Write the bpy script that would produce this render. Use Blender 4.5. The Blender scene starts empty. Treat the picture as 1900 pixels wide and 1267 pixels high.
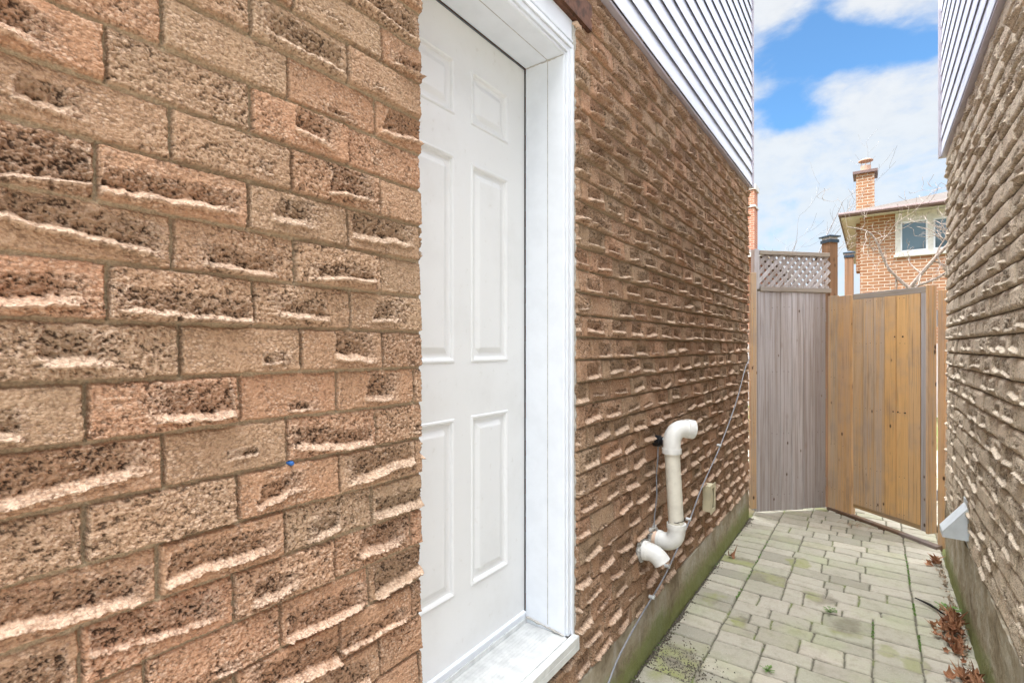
import bpy, bmesh, math, random
import numpy as np
from mathutils import Vector, Matrix
R = math.radians
random.seed(7)
sc = bpy.context.scene
COL = sc.collection

# ------------------------------------------------------------------ camera
CAMZ = 1.464
cam = bpy.data.cameras.new("camera"); cam_o = bpy.data.objects.new("camera", cam); COL.objects.link(cam_o)
cam.sensor_width = 36.0; cam.lens = 17.64; cam.shift_y = 0.0060
cam.clip_start = 0.02; cam.clip_end = 2000
cam_o.location = (0, 0, CAMZ); cam_o.rotation_euler = (R(90), 0, R(35.74))
sc.camera = cam_o

# ------------------------------------------------------------------ light
SUN_EL, SUN_AZ = 46.0, 238.0        # azimuth clockwise from +Y (north)
az = R(SUN_AZ); el = R(SUN_EL)
sd = Vector((math.sin(az)*math.cos(el), math.cos(az)*math.cos(el), math.sin(el)))
sun = bpy.data.lights.new("sun", 'SUN'); sun.energy = 2.7; sun.angle = R(0.6); sun.color = (1, .95, .88)
sun_o = bpy.data.objects.new("sun", sun); COL.objects.link(sun_o)
sun_o.rotation_euler = sd.to_track_quat('Z', 'Y').to_euler()
sun_o.location = sd*30
sc.view_settings.view_transform = 'Standard'; sc.view_settings.look = 'None'
sc.view_settings.exposure = 0.2; sc.view_settings.gamma = 1.0

class NT:
    """tiny node helper"""
    def __init__(s, nt): s.nt = nt
    def n(s, typ, **kw):
        nd = s.nt.nodes.new(typ)
        for k, v in kw.items():
            if k.startswith('i_'):
                key = k[2:]
                key = int(key) if key.isdigit() else key.replace('_', ' ')
                nd.inputs[key].default_value = v
            else: setattr(nd, k, v)
        return nd
    def l(s, a, b): s.nt.links.new(a, b)
    def _in(s, sock, v):
        if isinstance(v, (int, float)): sock.default_value = v
        elif isinstance(v, (tuple, list)): sock.default_value = tuple(v) if len(v) == 4 or sock.type == 'VECTOR' else (*v, 1)
        else: s.l(v, sock)
    def math(s, op, a, b=0.0, c=None, clamp=False):
        nd = s.n('ShaderNodeMath', operation=op, use_clamp=clamp)
        s._in(nd.inputs[0], a); s._in(nd.inputs[1], b)
        if c is not None: s._in(nd.inputs[2], c)
        return nd.outputs[0]
    def mix(s, f, a, b, blend='MIX'):
        nd = s.n('ShaderNodeMix', data_type='RGBA', blend_type=blend, clamp_factor=True)
        s._in(nd.inputs[0], f); s._in(nd.inputs[6], a); s._in(nd.inputs[7], b)
        return nd.outputs[2]
    def sm(s, v, lo, hi):
        nd = s.n('ShaderNodeMapRange', interpolation_type='SMOOTHSTEP')
        s._in(nd.inputs[0], v); nd.inputs[1].default_value = lo; nd.inputs[2].default_value = hi
        return nd.outputs[0]
    def noise(s, vec, scale, detail=4, rough=.55, dist=0.0):
        nd = s.n('ShaderNodeTexNoise'); s.l(vec, nd.inputs['Vector'])
        nd.inputs['Scale'].default_value = scale; nd.inputs['Detail'].default_value = detail
        nd.inputs['Roughness'].default_value = rough; nd.inputs['Distortion'].default_value = dist
        return nd.outputs[0]
    def mapping(s, vec, scale=(1, 1, 1), loc=(0, 0, 0), rot=(0, 0, 0)):
        nd = s.n('ShaderNodeMapping'); s.l(vec, nd.inputs[0])
        nd.inputs['Scale'].default_value = scale; nd.inputs['Location'].default_value = loc; nd.inputs['Rotation'].default_value = rot
        return nd.outputs[0]
    def ramp(s, f, stops):
        nd = s.n('ShaderNodeValToRGB'); s._in(nd.inputs[0], f)
        e = nd.color_ramp.elements
        while len(e) < len(stops): e.new(.5)
        for x, (p, c) in zip(e, stops): x.position = p; x.color = (*c, 1) if len(c) == 3 else c
        return nd.outputs[0]

# ------------------------------------------------------------------ sky
w = bpy.data.worlds.new("World"); sc.world = w; w.use_nodes = True
w.node_tree.nodes.clear(); N = NT(w.node_tree)
tc = N.n('ShaderNodeTexCoord'); V = tc.outputs['Generated']
sky = N.n('ShaderNodeTexSky', sky_type='NISHITA', sun_disc=False, sun_elevation=el, sun_rotation=az, altitude=100)
sky.ozone_density = 2.5; sky.dust_density = .3; sky.air_density = 1.0
bg1 = N.n('ShaderNodeBackground'); bg1.inputs[1].default_value = 0.185
N.l(N.mix(1.0, sky.outputs[0], (.66, 1.08, 1.28), 'MULTIPLY'), bg1.inputs[0])
sep = N.n('ShaderNodeSeparateXYZ'); N.l(V, sep.inputs[0]); X, Y, Z = sep.outputs
Zc = N.math('MAXIMUM', Z, 0.03)
# cloud deck coordinates: direction over elevation
comb = N.n('ShaderNodeCombineXYZ')
hor = N.math('SQRT', N.math('ADD', N.math('MULTIPLY', X, X), N.math('MULTIPLY', Y, Y)))
azn = N.math('ARCTAN2', X, Y)
wv = N.math('DIVIDE', Z, N.math('MAXIMUM', hor, .02))
N.l(azn, comb.inputs[0]); N.l(N.math('MULTIPLY', wv, 1.5), comb.inputs[1])
nz = N.noise(comb.outputs[0], 5.5, 8, .6, .35)
nz2 = N.noise(comb.outputs[0], 22, 6, .6, .2)
nn = N.math('ADD', N.math('MULTIPLY', N.math('SUBTRACT', nz, .5), .9), N.math('MULTIPLY', N.math('SUBTRACT', nz2, .5), .35))
def blob(cx, cy, rx, ry, k):
    a = N.math('DIVIDE', N.math('SUBTRACT', azn, cx), rx); b = N.math('DIVIDE', N.math('SUBTRACT', wv, cy), ry)
    return N.math('MULTIPLY', N.math('EXPONENT', N.math('MULTIPLY', N.math('ADD', N.math('MULTIPLY', a, a), N.math('MULTIPLY', b, b)), -1.0)), k)
hole = blob(-.10, .505, .07, .040, .95)
for args in ((-.02, .49, .07, .032, .85), (.06, .463, .06, .022, .8), (-.13, .43, .055, .035, .55), (-.115, .395, .05, .02, .6), (-.07, .56, .03, .05, .5),
             (.5, .6, .25, .1, .8), (-.6, .5, .3, .1, .8), (1.2, .5, .3, .12, .8), (-1.3, .6, .3, .12, .8), (2.4, .5, .4, .15, .8)):
    hole = N.math('ADD', hole, blob(*args))
cl = N.math('ADD', N.math('SUBTRACT', .72, hole), N.math('MULTIPLY', nn, 1.5))
clm = N.math('ADD', N.math('MULTIPLY', N.sm(cl, .10, .80), .93), .05)
cb = N.math('ADD', .84, N.math('MULTIPLY', N.math('SUBTRACT', nz2, .5), .12))
zb = N.math('ADD', 1.0, N.math('MULTIPLY', N.sm(Z, .58, .95), 10.0))     # cloud deck boosted towards the zenith to light the passage
bg2 = N.n('ShaderNodeBackground'); N.l(N.mix(N.sm(wv, .2, .5), (.84, .92, 1.0), (.90, .93, .97)), bg2.inputs[0])
dt = N.n('ShaderNodeVectorMath', operation='DOT_PRODUCT'); N.l(V, dt.inputs[0]); dt.inputs[1].default_value = sd
zb = N.math('MULTIPLY', zb, N.math('ADD', 1.0, N.math('MULTIPLY', N.sm(dt.outputs['Value'], .30, .98), 1.3)))   # and around the sun
zb = N.math('ADD', zb, N.math('MULTIPLY', N.sm(N.math('MULTIPLY', Y, -1.0), -.05, .8), .25))  # extra cloud brightness behind the camera, added as fill light
N.l(N.math('MULTIPLY', cb, zb), bg2.inputs[1])
mixs = N.n('ShaderNodeMixShader'); N.l(clm, mixs.inputs[0]); N.l(bg1.outputs[0], mixs.inputs[1]); N.l(bg2.outputs[0], mixs.inputs[2])
out = N.n('ShaderNodeOutputWorld'); N.l(mixs.outputs[0], out.inputs[0])

# ------------------------------------------------------------------ tagging
def tag(o, label=None, cat=None, group=None, kind=None):
    if label: o['label'] = label
    if cat: o['category'] = cat
    if group: o['group'] = group
    if kind: o['kind'] = kind
    return o
def empty(name, loc=(0, 0, 0), rz=0.0):
    o = bpy.data.objects.new(name, None); COL.objects.link(o); o.location = loc; o.rotation_euler = (0, 0, rz)
    o.empty_display_size = .1
    return o
def link(name, me, parent=None, mats=()):
    o = bpy.data.objects.new(name, me); COL.objects.link(o)
    for m in mats: me.materials.append(m)
    if parent: o.parent = parent
    return o

# ------------------------------------------------------------------ materials
def mat(name, rough=.8, spec=.3):
    m = bpy.data.materials.new(name); m.use_nodes = True
    nt = m.node_tree; b = nt.nodes['Principled BSDF']
    b.inputs['Roughness'].default_value = rough; b.inputs['Specular IOR Level'].default_value = spec
    n = NT(nt); n.b = b; n.m = m
    n.obj = n.n('ShaderNodeTexCoord').outputs['Object']
    return n
def bump(n, h, strength, dist):
    bp = n.n('ShaderNodeBump'); bp.inputs['Strength'].default_value = strength; bp.inputs['Distance'].default_value = dist
    n.l(h, bp.inputs['Height']); n.l(bp.outputs[0], n.b.inputs['Normal'])

def brick_mat(name, stops, mortar, lipc, dirt=.0):
    n = mat(name, .93, .15)
    at = n.n('ShaderNodeAttribute', attribute_name='data'); s = n.n('ShaderNodeSeparateColor'); n.l(at.outputs['Color'], s.inputs[0])
    tint, mort, rough = s.outputs
    base = n.ramp(tint, stops); cavity = at.outputs['Alpha']
    big = n.noise(n.obj, 9, 3); base = n.mix(n.math('MULTIPLY', n.sm(big, .35, .7), .25), base, n.mix(.5, base, (.34, .28, .19)))
    fine = n.noise(n.obj, 240, 4, .7)
    combed = n.noise(n.mapping(n.obj, (1, 70, 420)), 1.0, 4, .65)
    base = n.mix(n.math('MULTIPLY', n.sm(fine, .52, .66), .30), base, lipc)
    base = n.mix(n.math('MULTIPLY', rough, n.math('ADD', .45, n.math('MULTIPLY', n.sm(fine, .38, .62), .5))), base, lipc)  # paler ledge tops: skylight put into the colour, with chipped grain
    base = n.mix(n.math('MULTIPLY', n.sm(combed, .56, .75), .40), base, (.13, .08, .05))
    vo = n.n('ShaderNodeTexVoronoi', feature='F1'); n.l(n.mapping(n.obj, (1, .8, 1.15)), vo.inputs['Vector']); vo.inputs['Scale'].default_value = 250; vo.inputs['Randomness'].default_value = 1
    sv = n.n('ShaderNodeSeparateColor'); n.l(vo.outputs['Color'], sv.inputs[0])
    patch = n.sm(n.noise(n.obj, 16, 3), .38, .62)
    ked = n.math('MULTIPLY', n.sm(vo.outputs['Distance'], .42, .72), n.math('ADD', .10, n.math('MULTIPLY', patch, .32)))
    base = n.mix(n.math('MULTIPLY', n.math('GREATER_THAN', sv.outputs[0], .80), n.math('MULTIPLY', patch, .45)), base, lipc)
    base = n.mix(n.math('MULTIPLY', n.math('LESS_THAN', sv.outputs[0], .10), .40), base, (.14, .08, .05))
    base = n.mix(ked, base, (.075, .042, .026))
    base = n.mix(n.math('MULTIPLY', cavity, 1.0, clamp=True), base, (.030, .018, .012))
    base = n.mix(mort, base, n.mix(n.sm(fine, .35, .65), mortar, tuple(c*1.45 for c in mortar)))
    n.l(base, n.b.inputs['Base Color'])
    hh = n.math('ADD', n.math('MULTIPLY', fine, .8), n.math('MULTIPLY', combed, .5))
    hh = n.math('SUBTRACT', hh, n.math('MULTIPLY', vo.outputs['Distance'], .8))
    bump(n, hh, .70, .0028)
    return n.m
M = {}
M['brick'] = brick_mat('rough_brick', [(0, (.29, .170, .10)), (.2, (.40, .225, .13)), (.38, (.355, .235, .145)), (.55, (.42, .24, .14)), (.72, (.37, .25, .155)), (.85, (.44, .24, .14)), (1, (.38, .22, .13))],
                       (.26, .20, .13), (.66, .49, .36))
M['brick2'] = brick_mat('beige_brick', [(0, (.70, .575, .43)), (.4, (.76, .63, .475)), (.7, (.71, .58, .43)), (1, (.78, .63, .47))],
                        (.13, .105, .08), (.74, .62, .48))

def simple(name, col, rough=.6, spec=.4, metal=0.0, var=.12, sc_=14, bmp=0.0, bs=60):
    n = mat(name, rough, spec); n.b.inputs['Metallic'].default_value = metal
    v = n.noise(n.obj, sc_, 5, .6)
    dark = tuple(c*(1-var*1.6) for c in col)
    n.l(n.mix(n.sm(v, .35, .7), col, dark), n.b.inputs['Base Color'])
    if bmp: bump(n, n.noise(n.obj, bs, 4), bmp, .002)
    return n.m
def white_paint():
    n = mat('white_door_paint', .42, .4)
    v = n.noise(n.obj, 5, 5, .6); g = n.noise(n.obj, 40, 4, .6)
    z = n.n('ShaderNodeSeparateXYZ'); n.l(n.obj, z.inputs[0])
    c = n.mix(n.math('MULTIPLY', n.sm(v, .45, .75), .5), (.67, .665, .655), (.58, .57, .55))
    c = n.mix(n.math('MULTIPLY', n.sm(g, .62, .74), .35), c, (.52, .49, .45))
    n.l(c, n.b.inputs['Base Color']); bump(n, n.noise(n.obj, 160, 2), .12, .001)
    return n.m
M['door'] = white_paint()
M['trim'] = simple('white_trim_paint', (.71, .73, .76), .45, .4, var=.035, bmp=.08)
M['alu'] = simple('aluminium_sill', (.72, .72, .70), .38, .5, .35, var=.12, sc_=25)
M['vinyl'] = simple('white_vinyl_siding', (.76, .775, .86), .45, .35, var=.05, sc_=4, bmp=.06)
M['vinyl_post'] = simple('grey_vinyl_trim', (.50, .46, .50), .5, .35, var=.06)
M['pvc'] = simple('white_pvc', (.74, .72, .67), .35, .5, var=.08, sc_=20)
M['pvc_old'] = simple('cream_pvc', (.74, .69, .58), .4, .4, var=.10, sc_=18)
M['peach'] = simple('peach_primer_pvc', (.70, .50, .36), .5, .3)
M['black'] = simple('black_plastic', (.012, .013, .016), .3, .5)
M['cable'] = simple('grey_cable', (.22, .22, .23), .45, .4)
M['clip'] = simple('white_clip', (.75, .75, .73), .4, .4)
M['cream'] = simple('cream_plastic', (.70, .62, .42), .5, .4)
M['dark'] = simple('dark_cavity', (.03, .028, .025), .9, .1)
M['rust'] = simple('rusty_brown_steel', (.16, .075, .045), .75, .3, .2, var=.4, sc_=30, bmp=.4)
M['galv'] = simple('pale_painted_sheet_metal', (.64, .68, .70), .5, .4, .0, var=.08)
M['caulk'] = simple('grey_foam_sealant', (.50, .47, .42), .9, .2, var=.2, sc_=60, bmp=.6)
M['blue'] = simple('blue_plastic', (.03, .12, .35), .5, .4)
M['capm'] = simple('dark_blue_post_cap', (.045, .07, .10), .35, .6, .3)
M['soffit'] = simple('cream_soffit', (.62, .60, .55), .6, .3)
M['fascia'] = simple('brown_fascia', (.17, .11, .10), .55, .4)
M['flue'] = simple('clay_flue', (.50, .32, .24), .8, .2)
M['shadow_gap'] = simple('dark_seam', (.17, .165, .17), .8, .1)

def roofmat():
    n = mat('asphalt_shingles', .95, .1)
    br = n.n('ShaderNodeTexBrick'); n.l(n.mapping(n.obj, (1, 1, 1)), br.inputs[0])
    br.inputs['Scale'].default_value = 3.2; br.inputs['Color1'].default_value = (.12, .105, .095, 1); br.inputs['Color2'].default_value = (.10, .08, .07, 1)
    br.inputs['Mortar'].default_value = (.10, .08, .07, 1); br.inputs['Mortar Size'].default_value = .02
    v = n.noise(n.obj, 60, 3)
    n.l(n.mix(n.math('MULTIPLY', v, .4), br.outputs[0], (.15, .135, .12)), n.b.inputs['Base Color'])
    return n.m
M['roof'] = roofmat()
def farbrick(name, c1, c2, rot):
    n = mat(name, .9, .15)
    br = n.n('ShaderNodeTexBrick', offset=.5)
    v = n.mapping(n.obj, (1, 1, 1), (0, 0, 0), rot); n.l(v, br.inputs[0])
    br.inputs['Scale'].default_value = 1.0; br.inputs['Brick Width'].default_value = .23; br.inputs['Row Height'].default_value = .078
    br.inputs['Mortar Size'].default_value = .008; br.inputs['Mortar Smooth'].default_value = .2
    br.inputs['Color1'].default_value = (*c1, 1); br.inputs['Color2'].default_value = (*c2, 1); br.inputs['Mortar'].default_value = (.58, .50, .40, 1)
    k = n.noise(n.obj, 1.3, 3)
    n.l(n.mix(n.math('MULTIPLY', k, .25), br.outputs[0], (.25, .15, .10)), n.b.inputs['Base Color'])
    h = n.math('SUBTRACT', 1.0, br.outputs['Fac']); bump(n, h, .6, .008)
    return n.m
M['fb_x'] = farbrick('orange_brick_front', (.38, .19, .10), (.29, .135, .07), (R(90), 0, 0))
M['fb_y'] = farbrick('orange_brick_side', (.38, .19, .10), (.29, .135, .07), (R(90), 0, R(90)))
M['rb_x'] = farbrick('red_brick', (.42, .15, .09), (.50, .20, .12), (R(90), 0, 0))
def glassmat():
    n = mat('window_glass', .06, .6); n.b.inputs['Base Color'].default_value = (.12, .17, .20, 1); n.b.inputs['Metallic'].default_value = .35
    return n.m
M['glass'] = glassmat()

def concrete():
    n = mat('mossy_concrete', .93, .15)
    z = n.n('ShaderNodeSeparateXYZ'); n.l(n.obj, z.inputs[0])
    a = n.noise(n.obj, 5, 6, .65); b = n.noise(n.obj, 45, 5, .65); st = n.noise(n.mapping(n.obj, (6, 6, 1.2)), 1.6, 5, .6)
    c = n.ramp(a, [(.32, (.20, .155, .10)), (.46, (.36, .30, .21)), (.56, (.44, .39, .30)), (.7, (.55, .51, .43))])
    c = n.mix(n.math('MULTIPLY', n.sm(b, .5, .75), .5), c, (.13, .10, .07))
    c = n.mix(n.math('MULTIPLY', n.sm(st, .55, .75), .5), c, (.50, .47, .42))
    m = n.math('SUBTRACT', n.math('ADD', n.math('MULTIPLY', a, .24), n.math('MULTIPLY', b, .12)), z.outputs[2])
    c = n.mix(n.math('MULTIPLY', n.sm(m, .0, .12), .8), c, n.mix(b, (.12, .16, .03), (.25, .27, .09)))
    n.l(c, n.b.inputs['Base Color']); bump(n, n.math('ADD', a, b), .6, .006)
    return n.m
M['conc'] = concrete()

def paver_mat():
    n = mat('weathered_pavers', .92, .2)
    at = n.n('ShaderNodeAttribute', attribute_name='data'); s = n.n('ShaderNodeSeparateColor'); n.l(at.outputs['Color'], s.inputs[0])
    tint, joint, stain = s.outputs
    c = n.ramp(tint, [(0, (.28, .26, .205)), (.3, (.36, .33, .26)), (.6, (.41, .37, .30)), (.85, (.335, .32, .24)), (1, (.44, .39, .315))])
    a = n.noise(n.obj, 2.3, 5, .6); b = n.noise(n.obj, 22, 6, .7); f = n.noise(n.obj, 170, 3, .7)
    c = n.mix(n.math('MULTIPLY', n.sm(a, .48, .72), .45), c, (.32, .35, .19))
    c = n.mix(n.math('MULTIPLY', n.sm(b, .48, .68), .45), c, (.25, .23, .17)); e_ = n.noise(n.obj, 7, 6, .7); c = n.mix(n.math('MULTIPLY', n.sm(e_, .50, .68), .40), c, (.24, .225, .16))
    c = n.mix(n.math('MULTIPLY', n.sm(f, .55, .7), .35), c, (.55, .53, .47))
    c = n.mix(n.math('MULTIPLY', n.sm(f, .42, .3), .3), c, (.14, .13, .10))
    c = n.mix(n.math('MULTIPLY', stain, n.math('ADD', .35, n.math('MULTIPLY', b, .8))), c, n.mix(n.sm(n.noise(n.obj, 3.1, 2), .42, .55), (.15, .13, .09), (.22, .235, .07)))
    g = n.noise(n.obj, 6, 3)
    c = n.mix(joint, c, n.mix(n.math('MULTIPLY', n.sm(g, .50, .66), .85), (.11, .10, .072), (.15, .18, .05)))
    n.l(c, n.b.inputs['Base Color'])
    bump(n, n.math('ADD', n.math('MULTIPLY', b, 1.2), n.math('MULTIPLY', f, .5)), .55, .003)
    return n.m
M['pav'] = paver_mat()

def wood(name, stops, warm, axis='z', greyed=.5, knots=True, nscale=1.0):
    n = mat(name, .82, .2)
    at = n.n('ShaderNodeAttribute', attribute_name='tint'); T = at.outputs['Fac']
    cv = n.n('ShaderNodeCombineXYZ'); n.l(n.math('MULTIPLY', T, 17.0), cv.inputs[0]); n.l(n.math('MULTIPLY', T, 31.0), cv.inputs[2])
    ad = n.n('ShaderNodeVectorMath', operation='ADD'); n.l(n.obj, ad.inputs[0]); n.l(cv.outputs[0], ad.inputs[1])
    P = ad.outputs[0]
    s1 = (42, 42, .9) if axis == 'z' else (.9, 42, 42)
    s2 = (230, 230, 2.2) if axis == 'z' else (2.2, 230, 230)
    g1 = n.noise(n.mapping(P, s1), 1.0, 5, .6, .6); g2 = n.noise(n.mapping(P, s2), 1.0, 4, .65)
    c = n.ramp(T, stops)
    c = n.mix(n.math('MULTIPLY', n.sm(g1, .42, .62), .65), c, warm)
    lo = n.noise(P, 3.0, 4, .6)
    c = n.mix(n.math('MULTIPLY', n.sm(lo, .45, .65), greyed), c, (.30, .27, .26))
    c = n.mix(n.math('MULTIPLY', n.sm(g2, .52, .70), .55), c, (.10, .065, .045))
    st_ = n.noise(n.mapping(P, (14, 14, 2.2) if axis == 'z' else (2.2, 14, 14)), 1.0, 4, .6); c = n.mix(n.math('MULTIPLY', n.sm(st_, .57, .70), .22), c, (.16, .12, .09))
    hgt = n.math('ADD', g2, n.math('MULTIPLY', g1, .6))
    if knots:
        vo = n.n('ShaderNodeTexVoronoi', feature='F1'); n.l(n.mapping(P, (11, 11, 5.5) if axis == 'z' else (4.2, 9, 9)), vo.inputs['Vector']); vo.inputs['Scale'].default_value = 1.0
        sc_ = n.n('ShaderNodeSeparateColor'); n.l(vo.outputs['Color'], sc_.inputs[0])
        gate = n.sm(sc_.outputs[0], .20, .25); rad = n.math('MULTIPLY', vo.outputs['Distance'], n.math('ADD', .7, n.math('MULTIPLY', sc_.outputs[1], 1.6)))
        c = n.mix(n.math('MULTIPLY', n.math('MULTIPLY', n.sm(rad, .26, .10), gate), .45), c, (.24, .14, .07))
        c = n.mix(n.math('MULTIPLY', n.math('MULTIPLY', n.sm(rad, .17, .10), gate), .85), c, (.05, .028, .016))
    n.l(c, n.b.inputs['Base Color']); bump(n, hgt, .5, .003)
    return n.m
M['wood_grey'] = wood('weathered_grey_cedar', [(0, (.40, .365, .35)), (.4, (.54, .51, .51)), (.7, (.47, .435, .43)), (1, (.60, .57, .57))], (.33, .27, .23), greyed=.08)
M['wood_gold'] = wood('golden_brown_cedar', [(0, (.62, .40, .23)), (.35, (.56, .42, .29)), (.6, (.74, .45, .19)), (.8, (.54, .42, .31)), (1, (.80, .48, .19))], (.68, .40, .16), greyed=.28)
M['wood_gold_x'] = wood('golden_brown_cedar_rail', [(0, (.46,.33,.19)), (1, (.44, .30, .15))], (.44, .26, .10), axis='x', knots=False, greyed=.4)
M['wood_grey_x'] = wood('weathered_grey_rail', [(0, (.33, .29, .25)), (1, (.38, .34, .30))], (.40, .33, .24), axis='x', knots=False, greyed=.3)
M['wood_dark_x'] = wood('dark_brown_timber', [(0, (.16, .10, .06)), (1, (.20, .13, .08))], (.10, .06, .04), axis='x', knots=False)
M['wood_brown'] = wood('brown_cedar_post', [(0, (.26, .15, .085)), (1, (.34, .20, .115))], (.20, .11, .06), greyed=.1)
M['nail'] = simple('rusty_nail', (.05, .035, .03), .6, .4, .4)
M['bark'] = simple('pale_bark', (.34, .28, .24), .9, .1, var=.35, sc_=40)
M['bark2'] = simple('grey_bark', (.30, .28, .28), .9, .1, var=.3, sc_=20)
def leafmat(name, a, b):
    n = mat(name, .7, .25); at = n.n('ShaderNodeAttribute', attribute_name='tint')
    v = n.noise(n.obj, 60, 3)
    n.l(n.mix(n.math('MULTIPLY', v, .4), n.mix(at.outputs['Fac'], a, b), (.12, .05, .02)), n.b.inputs['Base Color']); return n.m
M['leaf'] = leafmat('dry_brown_leaf', (.17, .060, .028), (.50, .26, .14))
M['leafpale'] = leafmat('pale_litter', (.30, .20, .12), (.55, .45, .33))
M['green'] = leafmat('green_weed', (.07, .17, .03), (.16, .33, .07))
def groundmat():
    n = mat('lawn_and_soil', .95, .1)
    a = n.noise(n.obj, 1.5, 5); b = n.noise(n.obj, 40, 4)
    n.l(n.mix(n.sm(a, .4, .6), n.mix(b, (.08, .10, .03), (.15, .17, .06)), (.18, .14, .09)), n.b.inputs['Base Color'])
    bump(n, b, .6, .02); return n.m
M['ground'] = groundmat()
def gravelmat():
    n = mat('dirt', .95, .1); b = n.noise(n.obj, 120, 4, .7)
    n.l(n.ramp(b, [(.35, (.05, .04, .03)), (.55, (.14, .12, .09)), (.75, (.32, .29, .24))]), n.b.inputs['Base Color']); bump(n, b, .8, .004); return n.m
M['dirt'] = gravelmat()

# ------------------------------------------------------------------ mesh builder
class MB:
    def __init__(s): s.v = []; s.f = []; s.t = []; s.mi = []
    def add(s, vs, fs, t=0.5, mi=0):
        b = len(s.v); s.v += [tuple(v) for v in vs]
        for f in fs: s.f.append(tuple(i+b for i in f)); s.t.append(t); s.mi.append(mi)
        return s
    def box(s, x0, x1, y0, y1, z0, z1, t=.5, mi=0, mat4=None):
        vs = [Vector(p) for p in ((x0, y0, z0), (x1, y0, z0), (x1, y1, z0), (x0, y1, z0), (x0, y0, z1), (x1, y0, z1), (x1, y1, z1), (x0, y1, z1))]
        if mat4 is not None: vs = [mat4 @ v for v in vs]
        return s.add(vs, [(0, 3, 2, 1), (4, 5, 6, 7), (0, 1, 5, 4), (1, 2, 6, 5), (2, 3, 7, 6), (3, 0, 4, 7)], t, mi)
    def prism(s, poly, axis, a, b, t=.5, mi=0):
        """poly = 2-D outline in the two axes other than `axis` (cyclic order), extruded a..b"""
        n = len(poly)
        def P(p, h):
            return {'x': (h, p[0], p[1]), 'y': (p[0], h, p[1]), 'z': (p[0], p[1], h)}[axis]
        vs = [P(p, a) for p in poly]+[P(p, b) for p in poly]
        fs = [tuple(range(n))[::-1], tuple(range(n, 2*n))]+[(i, (i+1) % n, n+(i+1) % n, n+i) for i in range(n)]
        return s.add(vs, fs, t, mi)
    def tube(s, pts, rad, seg=12, t=.5, mi=0, caps=True):
        pts = [Vector(p) for p in pts]; n = len(pts)
        rad = rad if isinstance(rad, (list, tuple)) else [rad]*n
        rings = []; up = None
        for i in range(n):
            d = (pts[min(i+1, n-1)]-pts[max(i-1, 0)]).normalized()
            if up is None:
                up = d.orthogonal().normalized()
            up = (up-d*up.dot(d)).normalized(); sd_ = d.cross(up)
            rings.append([pts[i]+(up*math.cos(2*math.pi*k/seg)+sd_*math.sin(2*math.pi*k/seg))*rad[i] for k in range(seg)])
        vs = [p for r in rings for p in r]; fs = []
        for i in range(n-1):
            for k in range(seg): fs.append((i*seg+k, i*seg+(k+1) % seg, (i+1)*seg+(k+1) % seg, (i+1)*seg+k))
        if caps: fs.append(tuple(range(seg))[::-1]); fs.append(tuple(range((n-1)*seg, n*seg)))
        return s.add(vs, fs, t, mi)
    def build(s, name, mats, parent=None, smooth=False, bevel=0.0, sharp=40):
        me = bpy.data.meshes.new(name); me.from_pydata(s.v, [], s.f)
        a = me.attributes.new('tint', 'FLOAT', 'FACE'); a.data.foreach_set('value', s.t)
        if not isinstance(mats, (list, tuple)): mats = [mats]
        o = link(name, me, parent, mats)
        me.polygons.foreach_set('material_index', s.mi)
        bm = bmesh.new(); bm.from_mesh(me); bmesh.ops.recalc_face_normals(bm, faces=bm.faces); bm.to_mesh(me); bm.free()
        if smooth:
            me.shade_smooth(); me.set_sharp_from_angle(angle=R(sharp))
        if bevel:
            md = o.modifiers.new('bevel', 'BEVEL'); md.width = bevel; md.segments = 2; md.limit_method = 'ANGLE'; md.angle_limit = R(40)
        return o

# ------------------------------------------------------------------ numpy noise
_rs = np.random.RandomState(3)
_T = _rs.rand(8, 256, 256).astype(np.float32)
def vn(x, y, k=0):
    xi = np.floor(x).astype(np.int64); yi = np.floor(y).astype(np.int64); fx = x-xi; fy = y-yi
    fx = fx*fx*(3-2*fx); fy = fy*fy*(3-2*fy); T = _T[k % 8]
    x0 = xi & 255; x1 = (xi+1) & 255; y0 = yi & 255; y1 = (yi+1) & 255
    return (T[y0, x0]*(1-fx)+T[y0, x1]*fx)*(1-fy)+(T[y1, x0]*(1-fx)+T[y1, x1]*fx)*fy
def fbm(x, y, k=0, o=4, g=.5):
    a = 1.0; s = 0; t = 0
    for i in range(o):
        s = s+a*(vn(x+i*13.7, y+i*7.3, k+i)-.5); t += a; a *= g; x = x*2.03; y = y*2.03
    return s/t*2
def hsh(r, c, k):
    v = np.sin(r*127.1+c*311.7+k*74.7+1.3)*43758.5453
    return v-np.floor(v)
def ss(x, a, b):
    t = np.clip((x-a)/(b-a), 0, 1); return t*t*(3-2*t)

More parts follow.
